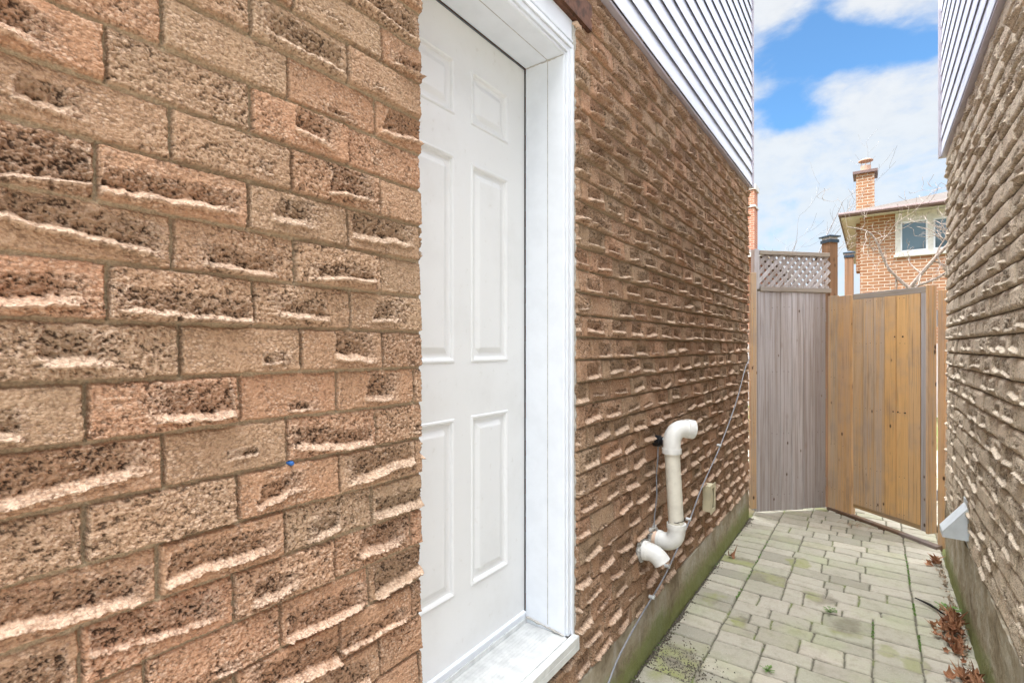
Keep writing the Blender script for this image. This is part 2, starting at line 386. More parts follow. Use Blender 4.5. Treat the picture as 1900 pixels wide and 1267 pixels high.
PITCH = .0834; BL = .200
ROWPH = {19: .038, 17: .033, 15: .042, 13: .017, 11: .014, 9: .008, 7: .012, 5: .03, 18: .118, 16: .120, 14: .1277, 12: .107, 10: .099, 8: .090}
def brick_h(y, z, z0, seed, lipamp, ledge_prob, phase=None, smallp=.28, far=0.0, pillow=0.0):
    """rough split-faced brick relief: returns height, tint, mortar, shelf, pits"""
    zz = z-z0+.0022*fbm(y*4, z*3, 2, 2)+.0010*fbm(y*25, z*3, 5, 2)
    row = np.floor(zz/PITCH); v = zz-row*PITCH
    ph = np.where(np.mod(row, 2) == 1, .035, .118)+(hsh(row, 3, seed)-.5)*.022
    if phase:
        for r_, p_ in phase.items(): ph = np.where(row == r_, p_, ph)
    u = y-ph+.0012*fbm(y*9, z*40, 6, 2)
    col = np.floor(u/BL)
    J = .010
    lb = col*BL+(hsh(row, col, seed+1)-.5)*J
    col = np.where(u < lb, col-1, col)
    rb = (col+1)*BL+(hsh(row, col+1, seed+1)-.5)*J
    col = np.where(u > rb, col+1, col)
    lb = col*BL+(hsh(row, col, seed+1)-.5)*J; rb = (col+1)*BL+(hsh(row, col+1, seed+1)-.5)*J
    uu = u-lb; W = rb-lb; f = uu/W
    h1, h2, h3, h4, h5, h6, h7, h8, h9, h10 = [hsh(row, col, seed+k) for k in range(2, 12)]
    sm_n = fbm(y*55, z*55, 1, 3)                       # 18 mm blobs
    fine = fbm(y*205, z*235, 4, 3, .75)                 # flaky grain
    coarse = fbm(y*85, z*110, 6, 3, .65)
    jw = (.0016+.0020*hsh(row, col, seed+15))*(1+1.3*far)
    de = np.minimum(np.minimum(uu-jw*.5, W-uu-jw), np.minimum(v-.0022, PITCH-v-.0032))+.0022*sm_n+.0014*fine
    face = ss(de, -.0006, .0032)
    mort = 1-ss(de, -.0003, .0010)
    k = v/PITCH
    lean = (.0048+.0016*far)*(1-k)+(h1-.5)*.008-.0015*np.clip((k-.8)/.2, 0, 1)+(h9-.5)*.006*(f-.5)
    head = (np.minimum(uu, W-uu) < np.minimum(v, PITCH-v))
    h = -(.0068+.0045*head+(.0035+.003*head)*far)*(1-face)+face*lean
    edge_ = np.minimum(np.minimum(uu, W-uu), np.minimum(v, PITCH-v)); h += face*pillow*(ss(edge_, 0, .020)-1)
    has = (h2 < ledge_prob)
    small = h3 > (1-smallp)                                     # only a little chip
    full = h3 < .30*(1-far)
    f0 = np.where(full, -.03+.10*h4, .08+.30*h4); f1 = np.where(full, .95+.08*h5, np.minimum(f0+.40+.45*h5, .97))
    f0 = np.where(small, .25+.4*h4, f0); f1 = np.where(small, f0+.22+.2*h5, f1)
    tilt = (h6-.60+.22*far)*(.70-.15*far); f0 = np.where(far > .5, .10+.22*h4, f0); f1 = np.where((far > .5) & ~small, np.minimum(f0+.58+.25*h5, .99), f1)
    rag = .0042*fbm(y*90, z*6+row*3, 3, 4, .65)+.0045*fbm(y*16, z*3+row*7, 2, 2)
    shelf = np.where(small, .0050, .0075+.0095*h8)       # height of the lit shelf on the wall
    vb = PITCH*(.07+.24*h7)+tilt*PITCH*(f-.5)+rag
    vb = np.maximum(vb, .0045+.002*sm_n)
    vs = vb+shelf+.0016*coarse
    vt = np.minimum(vs+PITCH*(.28+.40*h4)*np.where(small, .35, 1), PITCH*.97)+.004*sm_n
    slant = (h10-.35)*.22*(v-vb)/PITCH
    ff = f+.022*sm_n-slant
    left_sharp = h10 > .25
    e0 = np.where(left_sharp, .035, .22); e1 = np.where(left_sharp, .30, .05)
    e0 = e0*(1-.6*far); e1 = e1*(1-.5*far)
    m = ss(ff, f0, f0+e0)*(1-ss(ff, f1-e1, f1))*has
    A = lipamp*(.55+.80*h5)*np.where(small, .55, 1); Dp = lipamp*(.25+.45*h8)*np.where(small, .3, 1)
    s1 = np.clip((vt-v)/np.maximum(vt-vs, .004), 0, 1); s2 = np.clip((vs-v)/np.maximum(vs-vb, .003), 0, 1)
    below = ss(vb-v, -.0004, .0018)
    prof = -Dp*s1**1.4+(A+Dp)*s2**.85
    prof = prof*(1-below)
    inside = m*face*(v < vt)
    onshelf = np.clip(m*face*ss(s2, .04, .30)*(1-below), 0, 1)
    scoop = np.clip(inside*(1-below)*(1-ss(s2, .0, .25)), 0, 1)*ss(s1, .0, .15)
    rim = m*(1-m)*4*face*(v < vt)*(v > vb)               # ragged rim of the scoop
    h += inside*prof
    roughbrick = ss(hsh(row, col, seed+14)+.5*fbm(y*9, z*12, 3, 2), .35, .75)   # some bricks coarse all over, some finely combed
    grain = .0019+.0022*roughbrick
    h += face*(1-onshelf*.45)*(1-scoop)*(grain*fine+grain*.6*np.minimum(coarse, .15)+.0006*fbm(y*35, z*260, 5, 2))
    h += scoop*(.0050*fine+.0046*coarse)
    h += rim*.0035*(.4+fine)
    h += onshelf*(.0016*fine+.0020*coarse)
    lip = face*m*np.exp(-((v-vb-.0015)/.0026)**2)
    h += lip*(.0026*fine+.0022*coarse)
    h += (1-face)*.0010*coarse+.0020*fbm(y*6, z*6, 0, 2)
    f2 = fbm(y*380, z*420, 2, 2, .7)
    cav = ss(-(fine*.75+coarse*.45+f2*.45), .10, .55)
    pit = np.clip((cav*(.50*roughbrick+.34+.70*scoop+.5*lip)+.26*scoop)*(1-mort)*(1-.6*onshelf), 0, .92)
    light = np.clip(onshelf*(.62+.6*coarse)+lip*.6*(fine > -.1)+rim*.45+.40*roughbrick*np.clip(fine, 0, .4)/.4, 0, 1)*(1-mort)  # lit ledge tops painted lighter, plus paler chipped rims and grain
    return h, hsh(row, col, seed+12), mort, light, pit

def grid_mesh(parts, name, material, parent=None, attr=True):
    """parts: list of (verts (n,m,3), data (n,m,3), back vector or None) height fields with skirts, joined into one mesh"""
    VV = []; FF = []; DD = []; base = 0
    for P, D, back in parts:
        n, m, _ = P.shape; idx = np.arange(n*m).reshape(n, m)+base
        VV.append(P.reshape(-1, 3)); DD.append(D.reshape(n*m, -1))
        FF.append(np.stack([idx[:-1, :-1], idx[1:, :-1], idx[1:, 1:], idx[:-1, 1:]], -1).reshape(-1, 4)); base += n*m
        if back is not None:
            loop = np.concatenate([idx[:, 0], idx[-1, 1:], idx[-2::-1, -1], idx[0, -2:0:-1]])
            pv = P.reshape(-1, 3)[loop-(base-n*m)].copy(); ax = int(np.argmax(np.abs(back))); pv[:, ax] = back[ax]
            VV.append(pv); dd = D.reshape(n*m, -1)[loop-(base-n*m)].copy(); dd[:, 1] = np.maximum(dd[:, 1], .0); DD.append(dd)
            k = len(loop); ib = np.arange(k)+base; base += k
            nx = np.roll(np.arange(k), -1)
            FF.append(np.stack([loop[nx], loop, ib, ib[nx]], -1))
    V_ = np.concatenate(VV).astype(np.float32); F_ = np.concatenate(FF).astype(np.int32); D_ = np.concatenate(DD).astype(np.float32)
    me = bpy.data.meshes.new(name)
    me.vertices.add(len(V_)); me.vertices.foreach_set('co', V_.ravel())
    me.loops.add(F_.size); me.loops.foreach_set('vertex_index', F_.ravel())
    me.polygons.add(len(F_)); me.polygons.foreach_set('loop_start', np.arange(0, F_.size, 4, dtype=np.int32))
    try: me.polygons.foreach_set('loop_total', np.full(len(F_), 4, dtype=np.int32))
    except Exception: pass
    me.update(calc_edges=True)
    a = me.attributes.new('data', 'FLOAT_COLOR', 'POINT')
    if D_.shape[1] == 3: D_ = np.concatenate([D_, np.ones((len(D_), 1), np.float32)], 1)
    a.data.foreach_set('color', D_.ravel())
    o = link(name, me, parent, [material]); me.shade_smooth()
    return o

def wall_patch(ys, zs, xpl, sgn, z0, seed, lipamp, prob, phase=None, backx=None, smallp=.28, far=0.0, pillow=0.0):
    Yg, Zg = np.meshgrid(ys, zs, indexing='ij')
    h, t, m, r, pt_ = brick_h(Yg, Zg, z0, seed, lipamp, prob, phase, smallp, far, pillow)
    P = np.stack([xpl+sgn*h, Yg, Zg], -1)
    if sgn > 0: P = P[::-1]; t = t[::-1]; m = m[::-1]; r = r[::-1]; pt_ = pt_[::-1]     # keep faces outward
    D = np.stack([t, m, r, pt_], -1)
    return (P, D, np.array([backx if backx is not None else xpl-sgn*.09, 0, 0]))
def span(*segs):
    out_ = []
    for a, b, st in segs: out_.append(np.arange(a, b-st*.3, st))
    out_.append(np.array([segs[-1][1]])); return np.concatenate(out_)

# ================================================================== LEFT HOUSE
XL = -.870; YE = 4.690; ZB = .2504; DY0, DY1 = .839, 1.612; OPT = CAMZ+1.178; SID = CAMZ+1.382
left = empty('brick_house', (-.87, 4.69, 0))
def L(o):          # parent keeping world placement
    o.parent = left; o.matrix_parent_inverse = Matrix.Translation((.87, -4.69, 0)); return o
SILLB = .355
parts = []
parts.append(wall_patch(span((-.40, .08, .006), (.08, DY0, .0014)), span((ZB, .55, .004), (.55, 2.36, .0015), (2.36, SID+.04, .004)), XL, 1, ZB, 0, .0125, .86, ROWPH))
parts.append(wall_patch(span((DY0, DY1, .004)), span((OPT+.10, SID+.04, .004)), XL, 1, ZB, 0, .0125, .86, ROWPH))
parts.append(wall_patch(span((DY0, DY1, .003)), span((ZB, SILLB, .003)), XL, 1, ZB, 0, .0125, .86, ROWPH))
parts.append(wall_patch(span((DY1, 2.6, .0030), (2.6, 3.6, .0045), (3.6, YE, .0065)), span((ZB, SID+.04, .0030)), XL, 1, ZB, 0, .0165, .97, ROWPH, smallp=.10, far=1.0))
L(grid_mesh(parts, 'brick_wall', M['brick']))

# foundation with an uneven face
def rough_slab(name, ys, zs, xpl, sgn, material, amp=.004, topy=None):
    Yg, Zg = np.meshgrid(ys, zs, indexing='ij')
    h = amp*fbm(Yg*7, Zg*9, 1, 4)+amp*.4*fbm(Yg*50, Zg*50, 3, 3)
    P = np.stack([xpl+sgn*h, Yg, Zg], -1); D = np.zeros_like(P)
    if sgn > 0: P = P[::-1]
    return grid_mesh([(P, D, np.array([xpl-sgn*.25, 0, 0]))], name, material)
L(rough_slab('foundation', span((-.4, YE, .012)), span((-.06, ZB-.003, .010)), XL+.004, 1, M['conc'], .004))

# siding : lap boards with real butts
def siding(ya, yb, zb, zt, xpl, sgn, pitch=.108, lip=.0195):
    mb = MB(); z = zb
    while z < zt:
        z1 = z+pitch
        # Dutch-lap profile: bottom stands out 13 mm, a step below it
        poly = [(xpl+sgn*(lip-.003), z+.001), (xpl+sgn*lip, z), (xpl+sgn*(lip+.0005), z+.010), (xpl+sgn*.0050, z1+.016), (xpl+sgn*.0030, z1+.016), (xpl+sgn*(lip-.003), z+.010)]
        mb.prism(poly, 'y', ya, yb); z = z1
    return mb
EAVE = 4.95
L(siding(-.4, YE+.002, SID, EAVE, XL+.012, 1).build('siding', M['vinyl']))
mb = MB(); mb.box(XL-.085, XL+.0135, -.39, YE, SID+.001, EAVE-.03); L(mb.build('sheathing', M['dark']))
mb = MB(); mb.box(XL-.02, XL+.038, YE+.003, YE+.035, SID-.012, EAVE); L(mb.build('corner_trim', M['vinyl_post'], bevel=.002))
mb = MB(); mb.box(XL-.03, XL+.024, -.4, YE+.002, SID-.012, SID-.0005); L(mb.build('starter_strip', M['vinyl_post'], bevel=.001))
# shell of the house behind
mb = MB(); mb.box(-6.4, -1.22, -.398, YE-.004, .02, EAVE); mb.box(-1.218, XL-.092, -.396, .835, .03, EAVE-.01); mb.box(-1.218, XL-.092, 1.70, YE-.006, .03, EAVE-.01)
mb.box(-1.217, XL-.094, .721, 1.699, OPT+.03, EAVE-.02)
L(mb.build('inner_wall', M['rb_x']))
mb = MB()
mb.add([(-.62, -.7, EAVE+.02), (-.62, YE+.3, EAVE+.02), (-3.7, YE+.3, EAVE+1.3), (-3.7, -.7, EAVE+1.3), (-6.7, -.7, EAVE+.02), (-6.7, YE+.3, EAVE+.02),
        (-.62, -.7, EAVE+.005), (-.62, YE+.3, EAVE+.005), (-6.7, YE+.3, EAVE+.005), (-6.7, -.7, EAVE+.005)],
       [(0, 1, 2, 3), (3, 2, 5, 4), (6, 9, 8, 7), (0, 6, 7, 1), (4, 5, 8, 9), (1, 7, 8, 5, 2), (0, 3, 4, 9, 6)])
L(mb.build('roof', M['roof']))
tag(left, 'brown rough brick house with white siding above and a white panelled door', 'house')

# door -------------------------------------------------------------
XD = -1.053; YD0, YD1 = .855, 1.541; ZD0, ZD1 = CAMZ-.995, CAMZ+1.03
pan = []
for (a, b) in ((.957, 1.159), (1.236, 1.439)):
    for (c, d) in ((-.770, -.219), (-.047, .596), (.7195, .895)): pan.append((a, b, CAMZ+c, CAMZ+d))
offs = [0, .003, .007, .012, .016, .0225, .030, .046, .050]
prof_d = [0, .003, .007, .012, .016, .0225, .030, .046, .050, 9]
prof_h = [0, .0035, .0040, .0010, -.0060, -.0075, -.0070, -.0005, 0, 0]
ysd = sorted(set([YD0, YD1]+[round(v, 5) for p in pan for o_ in offs for v in (p[0]+o_, p[1]-o_)]))
zsd = sorted(set([ZD0, ZD1]+[round(v, 5) for p in pan for o_ in offs for v in (p[2]+o_, p[3]-o_)]))
Yg, Zg = np.meshgrid(ysd, zsd, indexing='ij'); H = np.zeros_like(Yg)
for (a, b, c, d) in pan:
    dd = np.minimum(np.minimum(Yg-a, b-Yg), np.minimum(Zg-c, d-Zg)); H += np.where(dd >= -1e-6, np.interp(dd, prof_d, prof_h), 0)
P = np.stack([XD+H, Yg, Zg], -1)[::-1]
do = grid_mesh([(P, np.zeros_like(P), np.array([XD-.045, 0, 0]))], 'door', M['door']); do.data.shade_flat(); L(do)
do['label'] = 'white six panel steel entry door'
# frame: jambs, head, stops, brick mould ---------------------------
fr = MB(); XF = -.885
def jamb(y0, y1): fr.box(XD-.05, XF, y0, y1, ZD0-.002, ZD1+.035)
fr.box(XD+.006, XF-.001, YD1, YD1+.032, ZD0-.0215, ZD1+.002)              # right jamb
fr.box(XD-.05, XF-.060, YD0-.014, YD0-.003, ZD0-.004, ZD1+.002)          # left jamb
fr.box(XD+.006, XF-.001, YD0-.014, YD1+.032, ZD1+.003, ZD1+.036)         # head jamb
fo = fr.build('door_frame', M['trim'], bevel=.002); L(fo)
st = MB()
st.box(XD+.001, XD+.004, YD1-.0022, YD1-.0006, ZD0+.02, ZD1-.004)
st.box(XD+.001, XD+.004, YD0, YD1-.004, ZD1-.0015, ZD1+.0015)
so = st.build('door_gap_strip', M['shadow_gap'], fo)  # thin dark strip painting the shadow gap between door and frame
mo = MB()
for k, (a, b, x) in enumerate(((0, .010, .003), (.011, .030, .010), (.031, .046, .016))):
    mo.box(XF-.012, XF+x, YD1+.001+a, YD1+.001+b, ZD0-.0255, ZD1+.004+a)      # right brick mould stepped
    mo.box(XF-.012, XF+x-.0006, YD0-.012, YD1+.0465, ZD1+.005+a, ZD1+.005+b)
mo.box(XF-.02, XF+.008, YD0-.012, YD1+.046, ZD1+.052, OPT-.006)               # flat board over the head
mo.box(XF-.02, XF+.014, YD0-.012, YD1+.046, ZD1+.062, ZD1+.068)
mo.build('brick_mould', M['trim'], fo, bevel=.0015)
pa = MB()   # paint seam on the jamb, where the reveal extension meets the jamb
pa.box(-.952, -.9495, YD1-.0008, YD1+.004, ZD0, ZD1)
pa.box(-.952, -.9495, YD0, YD1-.001, ZD1+.0022, ZD1+.006)
pa.build('jamb_seam', M['caulk'], fo)
cq = MB(); cr = random.Random(9)
def bead(a, b, r_=.0028, n=40):
    a, b = Vector(a), Vector(b); cq.tube([a.lerp(b, i/n)+Vector((cr.gauss(0, .0006), cr.gauss(0, .0006), cr.gauss(0, .0006))) for i in range(n+1)], [r_*(.6+.8*cr.random()) for i in range(n+1)], 6)
bead((XF+.010, YD1+.049, ZD0-.02), (XF+.010, YD1+.049, OPT-.01), .0038, 90)
bead((XD+.010, YD1-.001, ZD0+.0), (XF, YD1-.001, ZD0-.018), .0042, 16)
bead((XD+.012, YD1-.001, ZD1+.001), (XF, YD1-.001, ZD1+.001), .0022, 16)
cq.build('caulk', M['caulk'], fo, smooth=True)
# rough mortar/foam strip between mould and brick
ys = np.linspace(YD1+.046, DY1+.006, 12); zs = np.arange(SILLB, OPT+.03, .005)
Yg, Zg = np.meshgrid(ys, zs, indexing='ij')
P = np.stack([XF+.002+.007*fbm(Yg*70, Zg*45, 2, 3)+.006*ss(Yg, YD1+.046, DY1), Yg+.003*fbm(Yg*60, Zg*30, 5, 2), Zg], -1)[::-1]
L(grid_mesh([(P, np.zeros_like(P), np.array([XF-.05, 0, 0]))], 'mortar_strip', M['caulk']))
# threshold
th = MB()
th.box(XD-.03, -.872, YD0-.013, YD1+.0005, ZD0-.045, ZD0-.022)
th.prism([(XD-.02, ZD0-.0215), (XD+.012, ZD0-.0215), (XD+.012, ZD0-.004), (XD-.02, ZD0-.002)], 'y', YD0-.013, YD1+.0002)
for k in range(9): th.box(XD+.020+k*.0125, XD+.0245+k*.0125, YD0-.013, YD1, ZD0-.0218, ZD0-.0210)
th.box(-.8715, -.846, YD0-.013, YD1+.044, ZD0-.050, ZD0-.026)
th.box(-.852, -.8455, YD0-.013, YD1+.044, ZD0-.074, ZD0-.0505)
th.box(XD-.03, -.8725, YD0-.013, YD1+.04, ZD0-.085, ZD0-.0455)
L(th.build('threshold', M['alu'], bevel=.0012))
ws = MB(); ws.box(XD-.012, XD+.0085, YD0, YD1-.002, ZD0-.004, ZD0+.013); ws.box(XD-.01, XD+.0125, YD0, YD1-.004, ZD0+.0135, ZD0+.022)
ws.build('door_sweep', M['trim'], do, bevel=.0015).matrix_parent_inverse = do.matrix_world.inverted()
# brick sill course below threshold is the patch above; steel lintel
li = MB(); li.box(XL-.09, XL+.010, DY0-.1, DY1+.085, OPT, OPT+.008); li.box(XL+.0105, XL+.017, DY0-.1, DY1+.085, OPT+.001, OPT+.098)
li.box(XF+.002, XL+.009, DY0-.09, DY1+.002, OPT-.005, OPT-.0005)
L(li.build('lintel', M['rust'], bevel=.001))
fm = MB(); rr = random.Random(4)
for k in range(7):
    y = DY1-.02+rr.random()*.05; z = OPT-.012-rr.random()*.02
    fm.tube([(XF+.012, y-.012, z), (XF+.016, y, z+.006), (XF+.014, y+.014, z-.002)], [.003, .008, .004], 8)
L(fm.build('sealant_foam', M['peach'], smooth=True))

# ================================================================== RIGHT HOUSE
XR = .402; YR0, YRE = 1.25, 4.463; ZBR = .43; SIR = CAMZ+1.305
right = empty('brick_house', (XR, YRE, 0))
def Rr(o): o.parent = right; o.matrix_parent_inverse = Matrix.Translation((-XR, -YRE, 0)); return o
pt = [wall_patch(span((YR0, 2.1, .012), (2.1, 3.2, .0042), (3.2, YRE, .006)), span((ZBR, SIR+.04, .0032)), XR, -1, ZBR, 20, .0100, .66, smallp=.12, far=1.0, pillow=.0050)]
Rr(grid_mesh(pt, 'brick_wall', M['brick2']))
Rr(rough_slab('foundation', span((YR0, YRE, .012)), span((-.06, ZBR-.004, .010)), XR-.006, -1, M['conc'], .006))
Rr(siding(YR0, YRE+.002, SIR, EAVE, XR-.014, -1, lip=.0135).build('siding', M['vinyl']))
mb = MB(); mb.box(XR-.0155, XR+.085, YR0+.01, YRE, SIR+.001, EAVE-.03); Rr(mb.build('sheathing', M['dark']))
mb = MB(); mb.box(XR-.040, XR+.02, YRE+.003, YRE+.045, SIR-.012, EAVE); Rr(mb.build('corner_trim', M['vinyl_post'], bevel=.002))
mb = MB(); mb.box(XR-.024, XR+.03, YR0, YRE+.002, SIR-.012, SIR-.0005); Rr(mb.build('starter_strip', M['vinyl_post'], bevel=.001))
mb = MB(); mb.box(XR+.092, 6.4, YR0+.01, YRE-.004, .02, EAVE); Rr(mb.build('inner_wall', M['rb_x']))
mb = MB()
mb.add([(.2, YR0-.1, EAVE+.02), (.2, YRE+.3, EAVE+.02), (3.3, YRE+.3, EAVE+1.3), (3.3, YR0-.1, EAVE+1.3), (6.7, YR0-.1, EAVE+.02), (6.7, YRE+.3, EAVE+.02),
        (.2, YR0-.1, EAVE+.005), (.2, YRE+.3, EAVE+.005), (6.7, YRE+.3, EAVE+.005), (6.7, YR0-.1, EAVE+.005)],
       [(0, 3, 2, 1), (3, 4, 5, 2), (6, 7, 8, 9), (0, 1, 7, 6), (4, 9, 8, 5), (1, 2, 5, 8, 7), (0, 6, 9, 4, 3)])
Rr(mb.build('roof', M['roof']))
tag(right, 'beige rough brick house at the right edge with mossy concrete base', 'house')

# ================================================================== GROUND
mb = MB(); mb.add([(-300, -300, -.075), (300, -300, -.075), (300, 300, -.075), (-300, 300, -.075)], [(0, 1, 2, 3)])
tag(mb.build('ground', M['ground']), kind='structure')

def layout(x0, x1, y0, y1, seed):
    rr = random.Random(seed); rects = []
    y = y0
    wl = [.105, .16, .19, .21, .21]
    k = 0
    while y < y1:
        hb = [.112, .150, .112, .118, .155][k % 5]*(1+.04*(rr.random()-.5)); k += 1
        x = x0
        while x < x1-.02:
            ww = rr.choice(wl)
            if x1-(x+ww) < .09: ww = x1-x
            if rr.random() < .22 and hb > .13:      # two thin ones stacked
                rects.append((x, x+ww, y, y+hb*.5)); rects.append((x, x+ww, y+hb*.5, y+hb))
            else: rects.append((x, x+ww, y, y+hb))
            x += ww
        y += hb
    return rects
rects = []
def border(x0, x1, y0, y1, seed):
    rr = random.Random(seed); y = y0
    while y < y1:
        h = .118+(rr.random()-.5)*.012; rects.append((x0, x1, y, y+h)); y += h
PY0, PY1 = .7, 5.45
border(-.86, -.648, PY0, PY1, 1); border(.187, .40, PY0, PY1, 2)
rects += layout(-.648, -.0, PY0, 3.35, 3); rects += layout(0, .187, PY0, 3.35, 4); rects += layout(-.648, .187, 3.35, PY1, 8)
def pavers(xs, ys, rects, missing=()):
    Xg, Yg = np.meshgrid(xs, ys, indexing='ij')
    wx = Xg+.0065*fbm(Xg*9, Yg*9, 1, 3); wy = Yg+.0065*fbm(Xg*9+40, Yg*9, 2, 3)
    de = np.full(Xg.shape, -.02); tint = np.full(Xg.shape, .5); dz = np.zeros(Xg.shape); stn = np.zeros(Xg.shape)
    rr = random.Random(11)
    for (a, b, c, d) in rects:
        t = rr.random(); hz = (rr.random()-.5)*.005; tx = (rr.random()-.5)*.03; ty = (rr.random()-.5)*.03; s_ = .9 if rr.random() < .035 else (0.25 if rr.random() < .12 else 0)
        cx, cy = (a+b)/2, (c+d)/2
        for (ma, mb_, mc, md) in missing:
            if ma < cx < mb_ and mc < cy < md: t = -1
        if t < 0: continue
        i0, i1 = np.searchsorted(xs, a-.02), np.searchsorted(xs, b+.02); j0, j1 = np.searchsorted(ys, c-.02), np.searchsorted(ys, d+.02)
        if i1 <= i0 or j1 <= j0: continue
        sl = (slice(i0, i1), slice(j0, j1))
        X_, Y_ = wx[sl], wy[sl]
        ax = np.minimum(X_-a, b-X_)-.0020; ay = np.minimum(Y_-c, d-Y_)-.0020
        r_ = .008
        q = r_-np.sqrt(np.maximum(r_-ax, 0)**2+np.maximum(r_-ay, 0)**2)
        e = np.where((ax > r_) & (ay > r_), np.minimum(ax, ay), q)
        m = e > de[sl]
        de[sl] = np.where(m, e, de[sl]); m2 = m & (e > -.004)
        tint[sl] = np.where(m2, t, tint[sl]); dz[sl] = np.where(m2, hz+tx*(X_-cx)+ty*(Y_-cy), dz[sl]); stn[sl] = np.where(m2, s_, stn[sl])
    de = de+.0022*fbm(Xg*60, Yg*60, 3, 3)
    up = ss(de, -.001, .0075); jn = 1-ss(de, .0002, .0036)
    n1 = fbm(Xg*11, Yg*11, 2, 4, .6)
    for (bx_, by_, br_, bs_) in ((-.74, 2.34, .13, .95), (-.765, 3.06, .085, .7), (-.59, 2.86, .07, .9), (-.254, 3.43, .075, .75), (-.12, 3.16, .10, .85), (-.414, 3.90, .07, .8), (.15, 2.95, .06, .7), (.16, 2.5, .06, .6), (-.45, 2.35, .07, .5), (-.33, 2.95, .05, .5), (.05, 3.02, .05, .6)):
        d_ = np.sqrt((Xg-bx_)**2+((Yg-by_)*.8)**2)
        stn = np.maximum(stn, bs_*(1-ss(d_+.07*n1, br_*.55, br_*1.15)))
    z = -.010+up*(.010+dz)+.0016*fbm(Xg*14, Yg*14, 4, 4)+.0014*(1-up)*fbm(Xg*110, Yg*110, 5, 2)
    z += .010*fbm(Xg*1.6, Yg*1.6, 6, 2)
    return np.stack([Xg, Yg, z], -1), np.stack([tint, jn, stn*up], -1)
miss = []
xs = span((-.866, .40, .0040)); ys = span((.7, 1.9, .010), (1.9, 3.4, .0040), (3.4, 5.45, .0060))
P, D = pavers(xs, ys, rects, miss)
o = grid_mesh([(P, D, np.array([0, 0, -.06]))], 'paved_path', M['pav']); tag(o, kind='structure')
# patio beyond the gate and drive behind the camera
rects2 = layout(-2.6, 3.2, 5.5, 9.5, 9)
P, D = pavers(span((-2.6, 3.2, .012)), span((5.47, 9.5, .012)), rects2)
P[..., 2] -= .015
o = grid_mesh([(P, D, np.array([0, 0, -.07]))], 'patio', M['pav']); tag(o, kind='structure')
mb = MB(); mb.add([(-6, -12, -.03), (9, -12, -.03), (9, 1.249, -.03), (-6, 1.249, -.03)], [(0, 1, 2, 3)])
tag(mb.build('driveway', simple('pale_concrete_drive', (.42, .40, .36), .9, .2, sc_=3)), kind='structure')

# gravel / debris along both foundations
def scatter_stones(name, n, seed, xr, yr, rad, material):
    rr = random.Random(seed); mb = MB()
    for i in range(n):
        x = xr(rr); y = yr(rr); r_ = rad*(.4+rr.random()); a = rr.random()*6.28
        vs = []
        for k in range(5): vs.append((x+r_*math.cos(a+k*1.256)*(1+.3*rr.random()), y+r_*math.sin(a+k*1.256)*(1+.3*rr.random()), -.002))
        vs.append((x, y, r_*.9))
        mb.add(vs, [(0, 1, 5), (1, 2, 5), (2, 3, 5), (3, 4, 5), (4, 0, 5)], rr.random())
    return mb.build(name, material)
o = scatter_stones('grit', 1500, 5, lambda r: -.862+abs(r.gauss(0, .016)), lambda r: 1.8+2.9*r.random(), .0045, M['leafpale'] if False else M['dirt'])
tag(o, 'dark grit and soil lying along the foot of the mossy foundation', 'grit', kind='stuff')
o = scatter_stones('dirt_patch', 700, 6, lambda r: -.74+.13*r.gauss(0, .6), lambda r: 2.34+.12*r.gauss(0, .7), .0032, M['dirt'])
tag(o, 'dark patch of loose dirt on the pavers beside the left foundation', 'dirt', kind='stuff')

# ================================================================== GATE & FENCE
def frame_at(name, A, B):
    d = Vector((B[0]-A[0], B[1]-A[1])); rz = math.atan2(d.y, d.x)
    return empty(name, (A[0], A[1], 0), rz), d.length
def nails(mb, xs_, zs_, y, rr, r_=.0032):
    for x in xs_:
        for z in zs_:
            xx = x+(rr.random()-.5)*.008; zz = z+(rr.random()-.5)*.012
            mb.tube([(xx, y+.003, zz), (xx, y-.0012, zz)], r_, 6, mi=1)
# left grey panel  (local x along, local -y faces the camera)
PZ = 1.962
ga, W1 = frame_at('lattice_fence', (-.868, 4.845), (-.325, 5.41))
rr = random.Random(21); x = .035; nb = 6; bw = (W1-.035-.052)/nb
for k in range(nb):
    b = MB(); b.box(x+.0016, x+bw-.0016, -.021+rr.random()*.005, 0, .012+rr.random()*.008, PZ-.002-rr.random()*.004, t=rr.random())
    nails(b, (x+bw*.3, x+bw*.72), (PZ-.14, 1.25, .70, .16), -.0185, rr)
    b.build('board', [M['wood_grey'], M['nail']], ga, bevel=.0015); x += bw
for z in (.2, 1.0, 1.7): b = MB(); b.box(.03, W1-.03, .001, .036, z, z+.085, t=rr.random()); b.build('back_rail', M['wood_grey_x'], ga, bevel=.002)
b = MB(); b.box(-.035, .018, -.034, -.004, .05, PZ+.16, t=.3); nails(b, (-.01,), (.3, .8, 1.3, 1.8), -.0345, rr); b.build('side_board', [M['wood_gold'], M['nail']], ga, bevel=.002)
b = MB(); b.box(.020, .034, -.020, .05, .02, PZ+.16, t=.8); b.build('edge_board', M['wood_grey'], ga, bevel=.002)
LT = CAMZ+.855
b = MB(); b.box(.012, .062, -.014, .035, PZ+.02, LT+.015, t=.9); b.build('upright', M['wood_grey'], ga, bevel=.002)
b = MB(); b.box(.063, W1-.002, -.028, .03, PZ+.0, PZ+.04, t=.6); b.build('middle_rail', M['wood_grey_x'], ga, bevel=.002)
b = MB(); b.box(.063, W1-.012, -.022, .03, LT-.03, LT+.004, t=.8); b.build('top_rail', M['wood_grey_x'], ga, bevel=.002)
lt = MB(); z0, z1, x0, x1 = PZ+.040, LT-.030, .062, W1-.005
